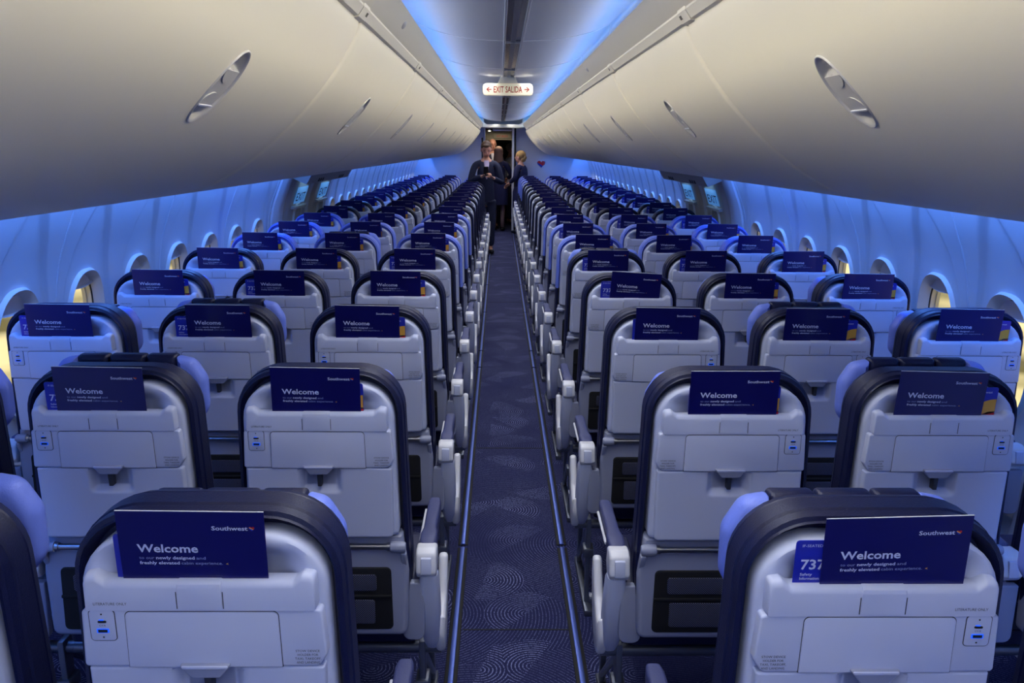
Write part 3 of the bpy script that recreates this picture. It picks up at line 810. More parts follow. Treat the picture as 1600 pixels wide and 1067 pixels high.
# overhead bins ---------------------------------------------------------------
BP = cumul(catmull([(.428, .327), (.437, .292), (.482, .217), (.546, .134), (.622, .056), (.722, -.030), (.80, -.080), (.86, -.110), (.93, -.128), (1.02, -.141), (1.15, -.157), (1.30, -.174), (1.385, -.184)], 10))
BT = BP[1][-1]; BS = s_at_h(BP, .104)
def bin_pt(sx, y, s, off=0.):
    s = max(0, min(BT, s))
    a, h = prof_eval(BP, s); n = normal_at(BP, s)
    if n[1] > 0: n = (-n[0], -n[1])                     # outward = down / inboard
    return (sx*(a+n[0]*off), y, EYE+h+n[1]*off)
L_BIN = 1.524
def build_bin(sx):
    hy, hs = .051, .087
    def fn(y, s):
        e = min(y+L_BIN/2-.002, L_BIN/2-.002-y); 
        e = max(e, 0); r = .024
        return -(r-math.sqrt(max(0, r*r-(r-min(e, r))**2)))
    bm = bmesh.new()
    ys = L_BIN/2-.0008
    NY, NS = 30, 60
    P = []
    def lin(a, b, n): return [a+(b-a)*i/n for i in range(n)]
    P = [(y, 0.) for y in lin(-ys, ys, NY)]+[(ys, s) for s in lin(0, BT, NS)]+[(y, BT) for y in lin(ys, -ys, NY)]+[(-ys, s) for s in lin(BT, 0, NS)]
    Hh = []
    for y, s in P:
        a = math.atan2((s-BS)*.35, y*.35); pw = 2.15
        ca, sa = math.cos(a), math.sin(a); q = (abs(ca)**pw+abs(sa)**pw)**(-1/pw)
        Hh.append((hy*ca*q, BS+hs*sa*q))
    R = []
    ts = [0, .01, .03, .06, .1, .15, .21, .28, .36, .45, .54, .63, .72, .81, .89, .93, .95, .965, .975, .984, .99, .995, 1]
    for t in ts:
        ring = []
        for (ya, sa_), (yb, sb) in zip(Hh, P):
            y = ya+(yb-ya)*t; s = sa_+(sb-sa_)*t; ring.append(bin_pt(sx, y, s, fn(y, s)))
        R.append(ring)
    # turn the border inwards so the bin has thickness
    R.append([bin_pt(sx, y, s, -.05) for y, s in P])
    loft(bm, R, False, False)
    # outboard and top closing walls
    top = [(1.385, -.184), (1.40, -.15), (1.22, .20), (.47, .36), (.44, .335)]
    loft(bm, [[(sx*a, y, EYE+h) for a, h in top] for y in (-ys, ys)], False, False, closed=False)
    body = mesh('overhead_bin', bm, ['bin'], 40)
    # handle dish
    def dish(u, v):     # u across y, v along s, both -1..1
        d = math.hypot(u, v); e = 1-sm(d, .86, 1.0)
        return -.0015-.017*sm(abs(v), .47, .53)*(1-sm(d, .72, 1.0))
    bm = bmesh.new(); n = 48; R = []
    def ep(t, a, off):
        pw = 2.15; ca, sa = math.cos(a), math.sin(a); q = (abs(ca)**pw+abs(sa)**pw)**(-1/pw)
        return bin_pt(sx, hy*t*ca*q, BS+hs*t*sa*q, off if off is not None else dish(ca*q*t, sa*q*t))
    for t, off in ((1.0, -.01), (1.0, .0015), (.975, .003), (.94, .002), (.915, -.001)):
        R.append([ep(t, 2*PI*i/n, off) for i in range(n)])
    for t in (.88, .84, .8, .76, .72, .68, .64, .6, .56, .52, .48, .4, .3, .2, .1): R.append([ep(t, 2*PI*i/n, None) for i in range(n)])
    loft(bm, R, False, True)
    han = mesh('bin_handle', bm, ['bin_handle'], 50)
    # the two paddles in the scoops
    bm = bmesh.new()
    for sgn in (1, -1):
        pts = []
        for i in range(13):
            a = PI*i/12; pts.append((.036*math.cos(a), sgn*.030-sgn*.0-.028*math.sin(a)*(1 if sgn > 0 else -1)*1.0+sgn*.010))
        loft(bm, [[bin_pt(sx, y, BS+v, o) for y, v in pts] for o in (-.013, .0005)], False, True)
    pad = mesh('handle_paddle', bm, ['bin_handle'], 40)
    bm = bmesh.new()
    for v in (.0425,): loft(bm, [[bin_pt(sx, y, BS+v+d, o) for d, o in ((-.0015, .0), (-.0015, .003), (.0015, .003), (.0015, .0))] for y in (-.036, 0, .036)])
    edge = mesh('paddle_edge', bm, ['cap_white'])
    # hinge rail
    bm = bmesh.new()
    rp = [(.404, .352), (.403, .345), (.418, .324), (.428, .3215), (.438, .33), (.43, .352)]
    loft(bm, [[(sx*a, y, EYE+h) for a, h in rp] for y in (-ys, ys-.105)])
    rq = [(.401, .354), (.400, .344), (.416, .3205), (.431, .317), (.438, .33), (.43, .354)]
    loft(bm, [[(sx*(a+(.003 if j in (0, 3) else 0)), y, EYE+h) for a, h in rq] for j, y in enumerate((ys-.100, ys-.092, ys-.008, ys))])
    for q in (0, .006, .012, .018):
        loft(bm, [[(sx*a, y, EYE+h) for a, h in ((.4035, .3375), (.4025, .3370), (.4085, .3280), (.4095, .3285))] for y in (ys-.045+q, ys-.043+q)], mi=1)
    rail = mesh('hinge_rail', bm, ['bin', 'label_grey'])
    # valance above the rail
    bm = bmesh.new()
    vp = [(.356, .425), (.3595, .431), (.368, .430), (.378, .41), (.42, .36), (.413, .351), (.404, .3515), (.388, .366), (.366, .398)]
    loft(bm, [[(sx*a, y, EYE+h) for a, h in vp] for y in (-ys-.0005, ys+.0005)])
    val = mesh('valance_panel', bm, ['valance'])
    return body, han, pad, edge, rail, val
for sx, nm in ((-1, 'left'), (1, 'right')):
    body, han, pad, edge, rail, val = build_bin(sx)
    for i in range(-1, 10):
        y = 1.668+L_BIN*i
        b = obj('overhead_bin', body, loc=(CX, y, 0))
        w = {-1: 'cut off by the top corner of the view', 0: 'with the largest handle in view'}.get(i, '%s along the row from the camera end' % ORD[i+1] if i < 9 else 'against the bulkhead at the far end')
        b['label'] = 'cream overhead bin %s of the aisle, %s' % (nm, w); b['category'] = 'overhead bin'; b['group'] = 'cream overhead bins along the %s' % nm
        h_ = obj('bin_handle', han, b); p_ = obj('handle_paddle', pad, b); 
        obj('paddle_edge', edge, p_); obj('hinge_rail', rail, b)
        obj('valance_panel', val, b)
    # far filler to the bulkhead
    bm = bmesh.new(); ss = [BT*i/40 for i in range(41)]
    loft(bm, [[tuple(Vector(bin_pt(sx, y, s))+Vector((CX, 0, 0))) for s in ss] for y in (1.668+L_BIN*9.5+.004, FRONT)], False, False, closed=False)
    k += 1; struct('trim_%d' % k, bm, ['bin'], fixn=False)
    # rounded lug on the valance
for sx, ly, lb in ((-1, 3.0, 'left'), (1, 4.57, 'right')):
    bm = bmesh.new(); ellipsoid(bm, (0, 0, 0), (.012, .045, .018), 20, 12)
    o = obj('valance_lug', mesh('valance_lug', bm, ['bin_handle']), loc=(CX+sx*.381, ly, EYE+.390)); o.rotation_euler = (0, -sx*.75, 0)
    o['label'] = 'small oval lug on the cream valance strip %s of the ceiling' % lb; o['category'] = 'lug'

# ceiling ----------------------------------------------------------------------
CP = [(0, .505), (.05, .505), (.15, .509), (.25, .520), (.33, .536), (.40, .556), (.455, .582), (.492, .60), (.512, .58), (.512, .44), (.50, .400), (.42, .372)]
for_side = catmull(CP, 4)
bm = bmesh.new()
full = [(CX-a, EYE+h) for a, h in for_side[::-1]]+[(CX+a, EYE+h) for a, h in for_side[1:]]
loft(bm, [[(x, y, z) for x, z in full] for y in (BACK, FRONT)], False, False, closed=False)
struct('ceiling', bm, ['ceiling'], 60, fixn=False)
bm = bmesh.new()
ribs = [4.42-1.524*0.0+i*1.524 for i in range(-1, 9)]
for y in ribs:
    seg = [(x, z) for x, z in full if abs(x-CX) < .47]
    loft(bm, [[(x, yy, z+o) for x, z in seg] for yy, o in ((y-.010, .003), (y-.008, -.003), (y+.008, -.003), (y+.010, .003))], False, False, closed=False)
k += 1; struct('trim_%d' % k, bm, ['seamlight'], fixn=False)
# centre channel
bm = bmesh.new()
z = EYE+.505
box(bm, CX-.046, CX-.036, BACK, FRONT, z-.014, z+.01, .003, 0); box(bm, CX+.036, CX+.046, BACK, FRONT, z-.014, z+.01, .003, 0)
box(bm, CX-.037, CX+.037, BACK, FRONT, z-.004, z+.008, mi=1)
for y in ribs: box(bm, CX-.037, CX+.037, y-.008, y+.008, z-.013, z+.0, mi=0)
box(bm, CX-.012, CX+.012, BACK, FRONT, z-.007, z-.003, mi=2)
mat('strip_light', (150, 150, 156), .35); mat('strip_dark', (52, 56, 72), .22); mat('strip_mid', (96, 100, 116), .3)
k += 1; struct('trim_%d' % k, bm, ['strip_light', 'strip_dark', 'strip_mid'])

# exit sign ---------------------------------------------------------------------
sy = 6.55; szc = EYE+.412
sign = obj('exit_sign', None, loc=(CX-.005, sy, szc))
sign['label'] = 'cream hanging sign with red EXIT SALIDA letters and arrows over the aisle'; sign['category'] = 'exit sign'
bm = bmesh.new()
slab(bm, fillet([(-.180, -.042), (.180, -.042), (.180, .042), (-.180, .042)], .026, 6), -.022, .022, .006, both=True)
obj('sign_housing', mesh('sign_housing', bm, ['sign']), sign)
bm = bmesh.new()
slab(bm, fillet([(-.075, .036), (.075, .036), (.045, .10), (-.045, .10)], .006, 3), -.016, .016, .003, both=True)
obj('sign_bracket', mesh('sign_bracket', bm, ['valance']), sign)
bm = bmesh.new()
text(bm, 'EXIT SALIDA', 0, -.021, w=.205, h=.044, y=-.0232, bold=.012, align='C')
for s in (-1, 1):
    poly(bm, [(s*.118, -.003), (s*.144, -.003), (s*.144, .003), (s*.118, .003)], -.0232)
    poly(bm, [(s*.155, 0), (s*.138, .016), (s*.130, .016), (s*.146, 0)], -.0232)
    poly(bm, [(s*.155, 0), (s*.138, -.016), (s*.130, -.016), (s*.146, 0)], -.0233)
obj('sign_lettering', mesh('sign_lettering', bm, ['sign_red'], fixn=False), sign)

# forward bulkhead and galley ------------------------------------------------------
OL, OR, OT = -.275, .235, .22      # opening
bm = bmesh.new()
z0 = EYE
box(bm, -1.75, OL, FRONT, FRONT+.04, 0, 2.15); box(bm, OR+.075, 1.88, FRONT, FRONT+.04, 0, 2.15)
box(bm, OL, OR+.075, FRONT, FRONT+.04, z0+.37, 2.2)
struct('wall_front', bm, ['bulkhead'])
bm = bmesh.new()     # curved cream closing panel under the end of the ceiling
o = fillet([(CX-.47, z0+.30), (CX+.47, z0+.30), (CX+.47, z0+.62), (CX-.47, z0+.62)], .05, 4)
slab(bm, [(CX-.52, z0+.64), (CX-.52, z0+.40), (CX-.46, z0+.40), (CX-.40, z0+.385), (CX-.30, z0+.375), (CX+.30, z0+.375), (CX+.40, z0+.385), (CX+.46, z0+.40), (CX+.52, z0+.40), (CX+.52, z0+.64), (CX+.36, z0+.64), (CX+.36, z0+.47), (CX+.30, z0+.435), (CX-.30, z0+.435), (CX-.36, z0+.47), (CX-.36, z0+.64)][::-1], FRONT-.35, FRONT-.02, .004)
k += 1; struct('trim_%d' % k, bm, ['valance'])
# door posts
def post(x0, x1, y0, y1, z1, m, label=None):
    global k
    bm = bmesh.new(); box(bm, x0, x1, y0, y1, 0, z1, .012)
    k += 1; struct('trim_%d' % k, bm, [m])
post(OR, OR+.042, FRONT-.12, FRONT+.05, z0+.375, 'cap_white')
post(OR+.042, OR+.076, FRONT-.10, FRONT+.03, z0+.375, 'dark')
post(OL-.03, OL, FRONT-.05, FRONT+.05, z0+.37, 'bulkhead')
post(OL-.07, OL-.045, FRONT-.02, FRONT+.02, z0+.2, 'dark')
bm = bmesh.new()     # galley side, header and back wall
box(bm, OL-.01, OL+.12, FRONT+.9, FRONT+1.0, 0, z0+.36)
k += 1; struct('trim_%d' % k, bm, ['galley'])
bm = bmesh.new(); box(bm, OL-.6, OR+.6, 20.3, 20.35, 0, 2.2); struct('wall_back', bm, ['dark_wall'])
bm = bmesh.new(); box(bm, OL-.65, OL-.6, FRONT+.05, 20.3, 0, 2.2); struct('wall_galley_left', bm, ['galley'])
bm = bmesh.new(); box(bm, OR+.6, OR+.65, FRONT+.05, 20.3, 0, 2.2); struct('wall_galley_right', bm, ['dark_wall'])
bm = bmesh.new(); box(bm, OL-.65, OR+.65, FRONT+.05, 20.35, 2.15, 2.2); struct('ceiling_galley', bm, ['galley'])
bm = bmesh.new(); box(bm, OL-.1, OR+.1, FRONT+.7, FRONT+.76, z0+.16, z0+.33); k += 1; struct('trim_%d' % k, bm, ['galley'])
gs = obj('galley_sign', None, loc=(CX-.02, FRONT+.69, z0+.235)); gs['label'] = 'small dim exit sign above the dark doorway past the bulkhead'; gs['category'] = 'exit sign'
bm = bmesh.new(); slab(bm, fillet([(-.17, -.04), (.19, -.04), (.19, .045), (-.17, .045)], .02, 4), -.02, .005, .004)
obj('sign_housing', mesh('sign_housing', bm, ['galley']), gs)
bm = bmesh.new(); text(bm, 'EXIT SALIDA', .01, -.02, w=.22, h=.045, y=-.0212, bold=.01, align='C')
obj('sign_lettering', mesh('sign_lettering', bm, ['sign_red'], fixn=False), gs)
gl = obj('ceiling_light', None, loc=(-.2, FRONT+.45, z0+.345)); gl['label'] = 'small round bright ceiling lamp just beyond the bulkhead doorway'; gl['category'] = 'light'
bm = bmesh.new(); tube(bm, [(0, 0, -.012), (0, 0, .012)], .035, 20); obj('lamp_rim', mesh('lamp_rim', bm, ['chrome']), gl)
bm = bmesh.new(); ellipsoid(bm, (0, 0, -.012), (.026, .026, .012)); obj('lamp_lens', mesh('lamp_lens', bm, ['lamp']), gl)
bm = bmesh.new(); box(bm, CX-.20, CX+.17, FRONT+.1, FRONT+.3, z0+.325, z0+.36, .01)
gl2 = obj('ceiling_panel_light', mesh('ceiling_panel_light', bm, ['cap_white'])); gl2['label'] = 'flat white ceiling light panel over the bulkhead doorway'; gl2['category'] = 'light'
# heart emblem on the bulkhead
em = obj('heart_emblem', None, loc=(.80, FRONT-.012, EYE-.285)); em['label'] = 'glossy striped heart emblem on the bulkhead wall right of doorway'; em['category'] = 'emblem'
bm = bmesh.new()
hp = [(1.05*.078*math.sin(2*PI*i/64)**3, .078*(13*math.cos(2*PI*i/64)-5*math.cos(4*PI*i/64)-2*math.cos(6*PI*i/64)-math.cos(8*PI*i/64))/16) for i in range(64)]
loft(bm, [[XZ(a, b, 0.012) for a, b in hp], [XZ(a, b, -.004) for a, b in hp]])
obj('emblem_plate', mesh('emblem_plate', bm, ['chrome']), em)
mat('emb_red', (170, 24, 34), .25, coat=.5); mat('emb_blue', (24, 44, 150), .25, coat=.5); mat('emb_gold', (210, 120, 50), .25)
bm = bmesh.new(); heart(bm, 0, 0, .148, -.0055, (0, 1, 2))
obj('emblem_stripes', mesh('emblem_stripes', bm, ['emb_blue', 'emb_red', 'emb_red'], fixn=False), em)
# rear closing wall behind the camera
bm = bmesh.new(); box(bm, -2, 2.1, BACK-.05, BACK, 0, 2.4); struct('wall_rear', bm, ['bulkhead'])

# ------------------------------------------------------------------ people
def skin_body(name, joints, edges, parent, m, root=0, sub=2):
    me = bpy.data.meshes.new(name)
    me.from_pydata([j[:3] for j in joints], edges, [])
    o = bpy.data.objects.new(name, me); COL.objects.link(o)
    md = o.modifiers.new('s', 'SKIN'); md.use_smooth_shade = True
    lay = me.skin_vertices[0].data
    for i, j in enumerate(joints):
        lay[i].radius = (j[3], j[4] if len(j) > 4 else j[3]); lay[i].use_root = (i == root)
    o.modifiers.new('u', 'SUBSURF').levels = sub
    bpy.context.view_layer.update()
    dg = bpy.context.evaluated_depsgraph_get()
    ev = bpy.data.meshes.new_from_object(o.evaluated_get(dg))
    ev.materials.clear(); ev.materials.append(MATS[m])
    bpy.data.objects.remove(o); bpy.data.meshes.remove(me)
    ev.name = name
    return ev
def head_mesh(bm, c, pitch=0., yaw=0., face=True, s=1.):
    """skull, jaw, nose, ears, eyes and mouth around centre c; faces -y at yaw 0"""
    tmp = bmesh.new()
    ellipsoid(tmp, (0, .008, .02), (.075, .092, .095), 20, 14)
    ellipsoid(tmp, (0, -.018, -.045), (.056, .066, .066), 16, 12)
    ellipsoid(tmp, (0, -.092, -.012), (.012, .018, .022), 10, 8)
    for q in (-1, 1):
        ellipsoid(tmp, (q*.075, .005, -.005), (.012, .022, .032), 10, 8)
        ellipsoid(tmp, (q*.030, -.074, .010), (.010, .008, .004), 10, 6, mi=1)
        ellipsoid(tmp, (q*.030, -.080, .028), (.017, .005, .0025), 8, 6, mi=1)
    ellipsoid(tmp, (0, -.076, -.052), (.024, .008, .006), 10, 6, mi=2)
    M = Matrix.Translation(c) @ Matrix.Rotation(yaw, 4, 'Z') @ Matrix.Rotation(pitch, 4, 'X') @ Matrix.Scale(s, 4)
    bmesh.ops.transform(tmp, matrix=M, verts=tmp.verts)
    me = bpy.data.meshes.new('h'); tmp.to_mesh(me); tmp.free(); bm.from_mesh(me); bpy.data.meshes.remove(me)
def hair_mesh(style, c, m, pitch=0., yaw=0.):
    bm = bmesh.new()
    if style == 'short':
        ellipsoid(bm, (0, .022, .040), (.082, .092, .088), 20, 14); ellipsoid(bm, (-.01, -.055, .088), (.055, .035, .025), 14, 8)
    elif style == 'bald':
        ellipsoid(bm, (0, .035, .0), (.081, .078, .062), 18, 12)
    elif style == 'long':
        ellipsoid(bm, (0, .022, .035), (.09, .098, .092), 20, 14)
        R = []
        for z_, w, d in ((.05, .085, .07), (-.05, .09, .06), (-.14, .10, .05), (-.22, .09, .04), (-.27, .06, .025)):
            R.append([(w*math.cos(2*PI*i/20), .045+d*math.sin(2*PI*i/20), z_+.008*math.sin(i*2.3)) for i in range(20)])
        loft(bm, R)
    else:
        ellipsoid(bm, (0, .024, .034), (.088, .098, .092), 20, 14); ellipsoid(bm, (0, .075, -.045), (.06, .045, .05), 14, 10)
        ellipsoid(bm, (0, .11, -.01), (.038, .035, .038), 12, 8)
    M = Matrix.Translation(c) @ Matrix.Rotation(yaw, 4, 'Z') @ Matrix.Rotation(pitch, 4, 'X')
    bmesh.ops.transform(bm, matrix=M, verts=bm.verts)
    return mesh('hair', bm, [m])
def person(loc, H, yaw, label, top_m, leg_m, hair, hair_m, arms, skirt=False, head_pitch=0., head_yaw=0., lean=0., shirt=None, skin_legs=False, phone=False):
    k_ = H/1.75
    root = obj('person', None, loc=loc); root.rotation_euler = (0, 0, yaw)
    root['label'] = label; root['category'] = 'person'; root['group'] = 'people standing at the far end of the aisle'
    hz = .90*k_; sh = 1.44*k_; nk = 1.50*k_; hc = (0, -.02-lean*1.3, 1.625*k_)
    def P(x, y, z, *r): return (x, y, z)+r
    J = [P(0, 0, hz, .10, .08), P(0, -lean*.4, 1.10*k_, .09, .075), P(0, -lean*.8, 1.30*k_, .115, .085), P(0, -lean, sh-.03, .09, .07), P(0, -lean*1.1, nk, .045, .045), (0, -lean*1.2, 1.58*k_, .045, .05)]
    E_ = [(0, 1), (1, 2), (2, 3), (3, 4), (4, 5)]
    for sgn, (el, ha) in zip((-1, 1), arms):
        i = len(J)
        J += [(sgn*.17*k_, -lean, sh-.045, .052, .052), (el[0], el[1], el[2], .038, .038), (ha[0], ha[1], ha[2], .024, .024)]
        E_ += [(3, i), (i, i+1), (i+1, i+2)]
    for sgn in (-1, 1):
        i = len(J)
        J += [(sgn*.085, .0, hz-.10, .075, .075), (sgn*.085, -.01, .48*k_, .052, .052), (sgn*.08, .01, .22*k_, .045, .045), (sgn*.08, .01, .07, .032, .035), (sgn*.085, -.10, .035, .028, .022)]
        E_ += [(0, i), (i, i+1), (i+1, i+2), (i+2, i+3), (i+3, i+4)]
    body = skin_body('body', J, E_, root, 'skin_legs' if skin_legs else 'skin', 0, 1)
    bm = bmesh.new(); bm.from_mesh(body)
    for f in bm.faces: f.material_index = 0
    head_mesh(bm, hc, head_pitch, head_yaw)
    for f in bm.faces:
        if f.calc_center_median().z > 1.5*k_ or skin_legs and f.calc_center_median().z > hz: 
            if f.material_index == 0: f.material_index = 3
    # hands: palm, four fingers, thumb
    for sgn, (el, ha) in zip((-1, 1), arms):
        d = (Vector(ha)-Vector(el)).normalized(); side_ = d.cross(Vector((0, 0, 1))).normalized() if abs(d.z) < .9 else Vector((0, 1, 0)); 
        n_ = side_.cross(d).normalized(); p0 = Vector(ha)
        rings = []
        for t, w, th in ((0, .024, .018), (.03, .036, .015), (.07, .04, .014), (.095, .038, .012)):
            rings.append([tuple(p0+d*t+side_*w*math.cos(a)+n_*th*math.sin(a)) for a in [2*PI*q/12 for q in range(12)]])
        loft(bm, rings, mi=3)
        for q, ln in enumerate((.062, .072, .068, .052)):
            b0 = p0+d*.085+side_*(.027-.018*q)
            tube(bm, [b0, b0+d*ln*.5-n_*.006, b0+d*ln*.8-n_*.022, b0+d*ln*.85-n_*.036], [.0085, .008, .0075, .006], 8, 3)
        b0 = p0+d*.03+side_*.034
        tube(bm, [b0, b0+side_*.022+d*.02, b0+side_*.026+d*.05-n_*.012], [.010, .009, .007], 8, 3)
    me = mesh('body', bm, ['skin_legs' if skin_legs else 'skin', 'hair_brown', 'lips', 'skin'], 60)
    obj('body', me, root)
    obj('hair', hair_mesh(hair, hc, hair_m, head_pitch, head_yaw), root)
    # jacket / dress top
    JJ = [P(0, 0, hz-.14, .15, .11), P(0, 0, hz-.02, .155, .11), P(0, -lean*.4, 1.08*k_, .13, .10), P(0, -lean*.8, 1.30*k_, .155, .108), P(0, -lean, sh-.015, .10, .085), (0, -lean*1.05, sh+.03, .062, .062)]
    EE = [(0, 1), (1, 2), (2, 3), (3, 4), (4, 5)]
    for sgn, (el, ha) in zip((-1, 1), arms):
        i = len(JJ); w = Vector(el).lerp(Vector(ha), .88)
        JJ += [(sgn*.172*k_, -lean, sh-.045, .062, .062), (el[0], el[1], el[2], .046, .046), (*w, .042, .042)]
        EE += [(4, i), (i, i+1), (i+1, i+2)]
    jk = skin_body('jacket', JJ, EE, root, top_m, 0, 2)
    jo = obj('dress' if skirt else 'jacket', jk, root)
    if skirt:
        bm = bmesh.new(); R = []
        for z_, w, d in ((1.0*k_, .15, .11), (hz, .185, .135), (.75*k_, .195, .14), (.55*k_, .19, .135)):
            R.append([(w*math.cos(2*PI*i/24), d*math.sin(2*PI*i/24), z_) for i in range(24)])
        loft(bm, R); obj('skirt', mesh('skirt', bm, [top_m]), root)
    else:
        TT = [(0, 0, hz+.02, .135, .10)]; ET = []
        for sgn in (-1, 1):
            i = len(TT); TT += [(sgn*.09, 0, hz-.10, .095, .095), (sgn*.088, -.01, .48*k_, .072, .072), (sgn*.082, .01, .10, .058, .06)]
            ET += [(0, i), (i, i+1), (i+1, i+2)]
        obj('trousers', skin_body('trousers', TT, ET, root, leg_m, 0, 2), root)
    if shirt:
        bm = bmesh.new(); yb = -lean-.10
        R = [[(w*math.cos(PI*i/10), yb-.014*math.sin(PI*i/10)-dy, z_) for i in range(11)] for z_, w, dy in ((sh+.02, .036, -.045), (sh-.03, .040, -.020), (1.30*k_, .026, .006), (1.18*k_, .008, .004))]
        loft(bm, R, False, False, closed=False); obj('shirt_front', mesh('shirt_front', bm, [shirt]), root)
    for sgn in (-1, 1):
        bm = bmesh.new(); ellipsoid(bm, (sgn*.084, -.045, .035), (.045, .12, .035), 14, 8)
        obj('shoe', mesh('shoe', bm, ['black_shoe']), root)
    return root
mn = person((-.215, 13.64, 0), 1.70, .12, 'man in dark blue suit looking down at the phone in his hands', 'suit', 'suit', 'short', 'hair_brown',
            (((-.25, -.10, 1.10), (-.06, -.34, 1.20)), ((.25, -.10, 1.08), (.07, -.33, 1.17))), head_pitch=.42, lean=.07, shirt='shirt')
bm = bmesh.new(); slab(bm, fillet([(-.036, -.075), (.036, -.075), (.036, .075), (-.036, .075)], .008, 3), 0, .009, .002)
ph = obj('smartphone', mesh('smartphone', bm, ['phone']), loc=(-.20, 13.19, 1.265)); ph.rotation_euler = (.45, 0, .1)
ph['label'] = 'black smartphone held by the man in the suit'; ph['category'] = 'phone'
person((-.15, 17.95, 0), 1.80, .25, 'tall balding man in a dark jacket behind the man in suit', 'suit', 'suit', 'bald', 'hair_grey',
       (((-.26, 0, 1.15), (-.25, -.12, .92)), ((.26, 0, 1.15), (.25, -.12, .92))), head_pitch=.1, shirt='white_shirt')
person((-.02, 17.52, 0), 1.63, PI-.2, 'woman with long brown hair in navy dress seen from behind', 'suit2', 'suit2', 'long', 'hair_long',
       (((-.25, -.04, 1.08), (-.14, -.22, 1.02)), ((.25, -.04, 1.08), (.14, -.22, 1.02))), skirt=True, skin_legs=True)
person((.22, 19.0, 0), 1.70, PI/2+.3, 'person in a white shirt half hidden behind the white door post', 'white_shirt', 'suit', 'short', 'hair_grey',
       (((-.24, 0, 1.12), (-.2, -.2, 1.05)), ((.24, 0, 1.12), (.2, -.2, 1.05))))
person((.40, 16.94, 0), 1.55, -PI/2-.5, 'blonde woman in navy uniform beside the white door post', 'suit2', 'suit2', 'bun', 'hair_blonde',
       (((-.22, 0, 1.05), (-.17, -.16, .95)), ((.22, 0, 1.05), (.17, -.16, .95))), skirt=True)

# ------------------------------------------------------------------ lights
def area(name, loc, rot, sx, sy, power, col, spread=PI):
    l = bpy.data.lights.new(name, 'AREA'); l.shape = 'RECTANGLE'; l.size = sx; l.size_y = sy; l.energy = power; l.color = col; l.spread = spread
    o = bpy.data.objects.new(name, l); COL.objects.link(o); o.location = loc; o.rotation_euler = rot
    return o
LEN = FRONT-BACK-.6; MID = (FRONT+BACK)/2
BLUE = (.10, .32, 1.0)
NSEG = 4
for i in range(NSEG):
    ly = LEN/NSEG; yc = BACK+.3+ly*(i+.5)
    for sx in (-1, 1):
        # blue and white cove lights behind the valance lip, washing the ceiling
        area('cove_light', (CX+sx*.485, yc, EYE+.415), (0, PI-sx*.25, 0), .03, ly, 5.2*ly/5, (.03, .31, 1.0))
        area('bin_wash_light', (CX+sx*.497, yc, EYE+.480), (0, sx*1.12, 0), .022, ly, 11*ly/5, (1.0, .91, .71), .75)
        area('cove_white_light', (CX+sx*.497, yc, EYE+.465), (0, sx*1.72, 0), .02, ly, 2.2*ly/5, (1.0, .95, .9), .9)
        # added fill lamps under the ceiling, unseen in view, to brighten seats and armrests
        area('centre_fill_light', (CX+sx*.13, yc, EYE+.496), (0, -sx*.15, 0), .06, ly, 11.5*ly/5, (.92, .94, 1.0), 2.3)
for ya, yb in ((BACK+.3, 2.2), (2.2, 6.38), (8.47, 12.7), (12.7, FRONT-.1)):
    for sx in (-1, 1):      # sidewall wash behind the bins, none above the exits
        area('sidewall_light', (CX+sx*1.45, (ya+yb)/2, EYE-.05), (0, -sx*.25, 0), .04, yb-ya, 5.0*(yb-ya), (.09, .27, 1.0))
for sx in (-1, 1):      # added blue fill lamps, turned forward to tint the bulkhead
    area('bulkhead_fill_light', (CX+sx*1.15, FRONT-.30, EYE-.20), (.75, 0, 0), .8, .03, .75, (.05, .25, 1.0), 2.4)
area('aft_fill_light', (CX, BACK+.25, EYE+.38), (math.radians(72), 0, 0), 1.2, .4, 9, (.66, .78, 1.0))  # added fill lamp behind the camera, brightens the rear-facing seat shells
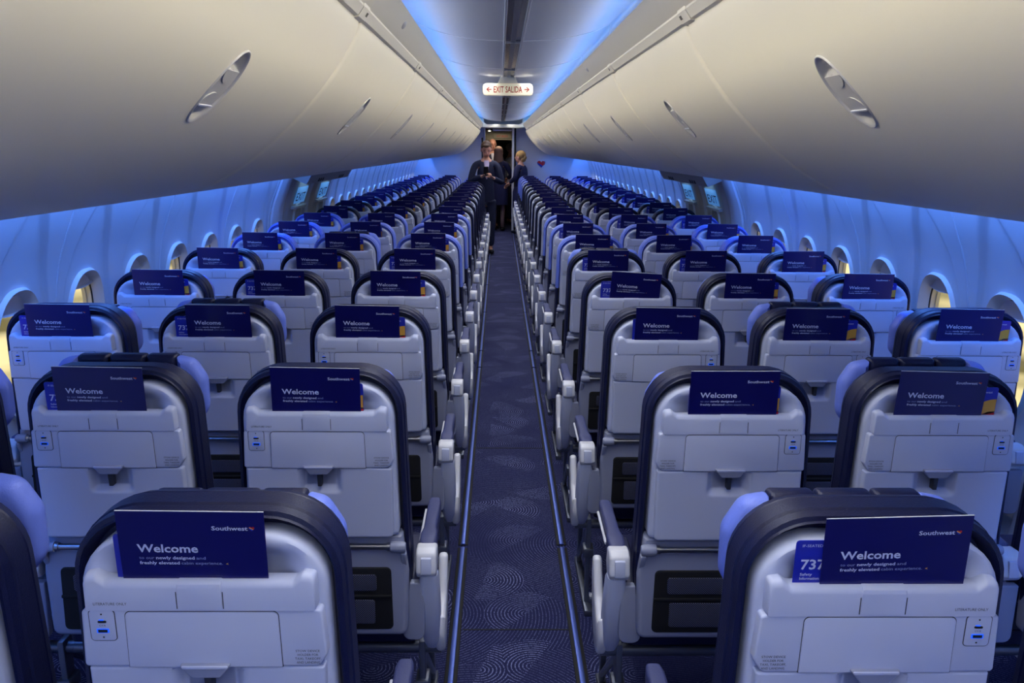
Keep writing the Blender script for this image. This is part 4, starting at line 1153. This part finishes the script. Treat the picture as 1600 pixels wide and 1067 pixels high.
area('galley_fill_light', (0, FRONT+.35, EYE+.31), (0, 0, 0), .3, .15, 3, (1.0, .8, .6))  # added fill lamp to lift the dark galley
# galley dimness and window world
w = bpy.data.worlds.new('outside'); sc.world = w; w.use_nodes = True
nt = w.node_tree; bg = nt.nodes['Background']
tc = nt.nodes.new('ShaderNodeTexCoord'); mp = nt.nodes.new('ShaderNodeMapping'); mp.inputs['Scale'].default_value = (3, 3, 22)
nz = nt.nodes.new('ShaderNodeTexNoise'); nz.inputs['Scale'].default_value = 1.6
cr = nt.nodes.new('ShaderNodeValToRGB')
cr.color_ramp.elements[0].position = .38; cr.color_ramp.elements[0].color = (*s2l((120, 110, 70)), 1)
cr.color_ramp.elements[1].position = .6; cr.color_ramp.elements[1].color = (*s2l((250, 232, 170)), 1)
nt.links.new(tc.outputs['Generated'], mp.inputs[0]); nt.links.new(mp.outputs[0], nz.inputs['Vector']); nt.links.new(nz.outputs['Fac'], cr.inputs[0]); nt.links.new(cr.outputs[0], bg.inputs[0])
bg.inputs[1].default_value = 1.25

# ------------------------------------------------------------------ camera
yaw, pit, roll = .01532, .21681, .00727
cy_, sy_ = math.cos(yaw), math.sin(yaw); cp, sp = math.cos(pit), math.sin(pit)
fwd = Vector((sy_*cp, cy_*cp, -sp)); r0 = Vector((cy_, -sy_, 0)); u0 = r0.cross(fwd)
rr = math.cos(roll)*r0+math.sin(roll)*u0; uu = -math.sin(roll)*r0+math.cos(roll)*u0
cam = bpy.data.cameras.new('camera'); co = bpy.data.objects.new('camera', cam); COL.objects.link(co)
M = Matrix(((rr.x, uu.x, -fwd.x, 0), (rr.y, uu.y, -fwd.y, 0), (rr.z, uu.z, -fwd.z, EYE), (0, 0, 0, 1)))
co.matrix_world = M
cam.sensor_width = 36; cam.lens = 1370*36/1600; cam.clip_start = .05; cam.clip_end = 100
sc.camera = co
sc.view_settings.view_transform = 'Standard'; sc.view_settings.look = 'None'; sc.view_settings.gamma = 1; sc.view_settings.exposure = 0.0
sc.cycles.use_denoising = True
sc.cycles.max_bounces = 8; sc.cycles.diffuse_bounces = 5
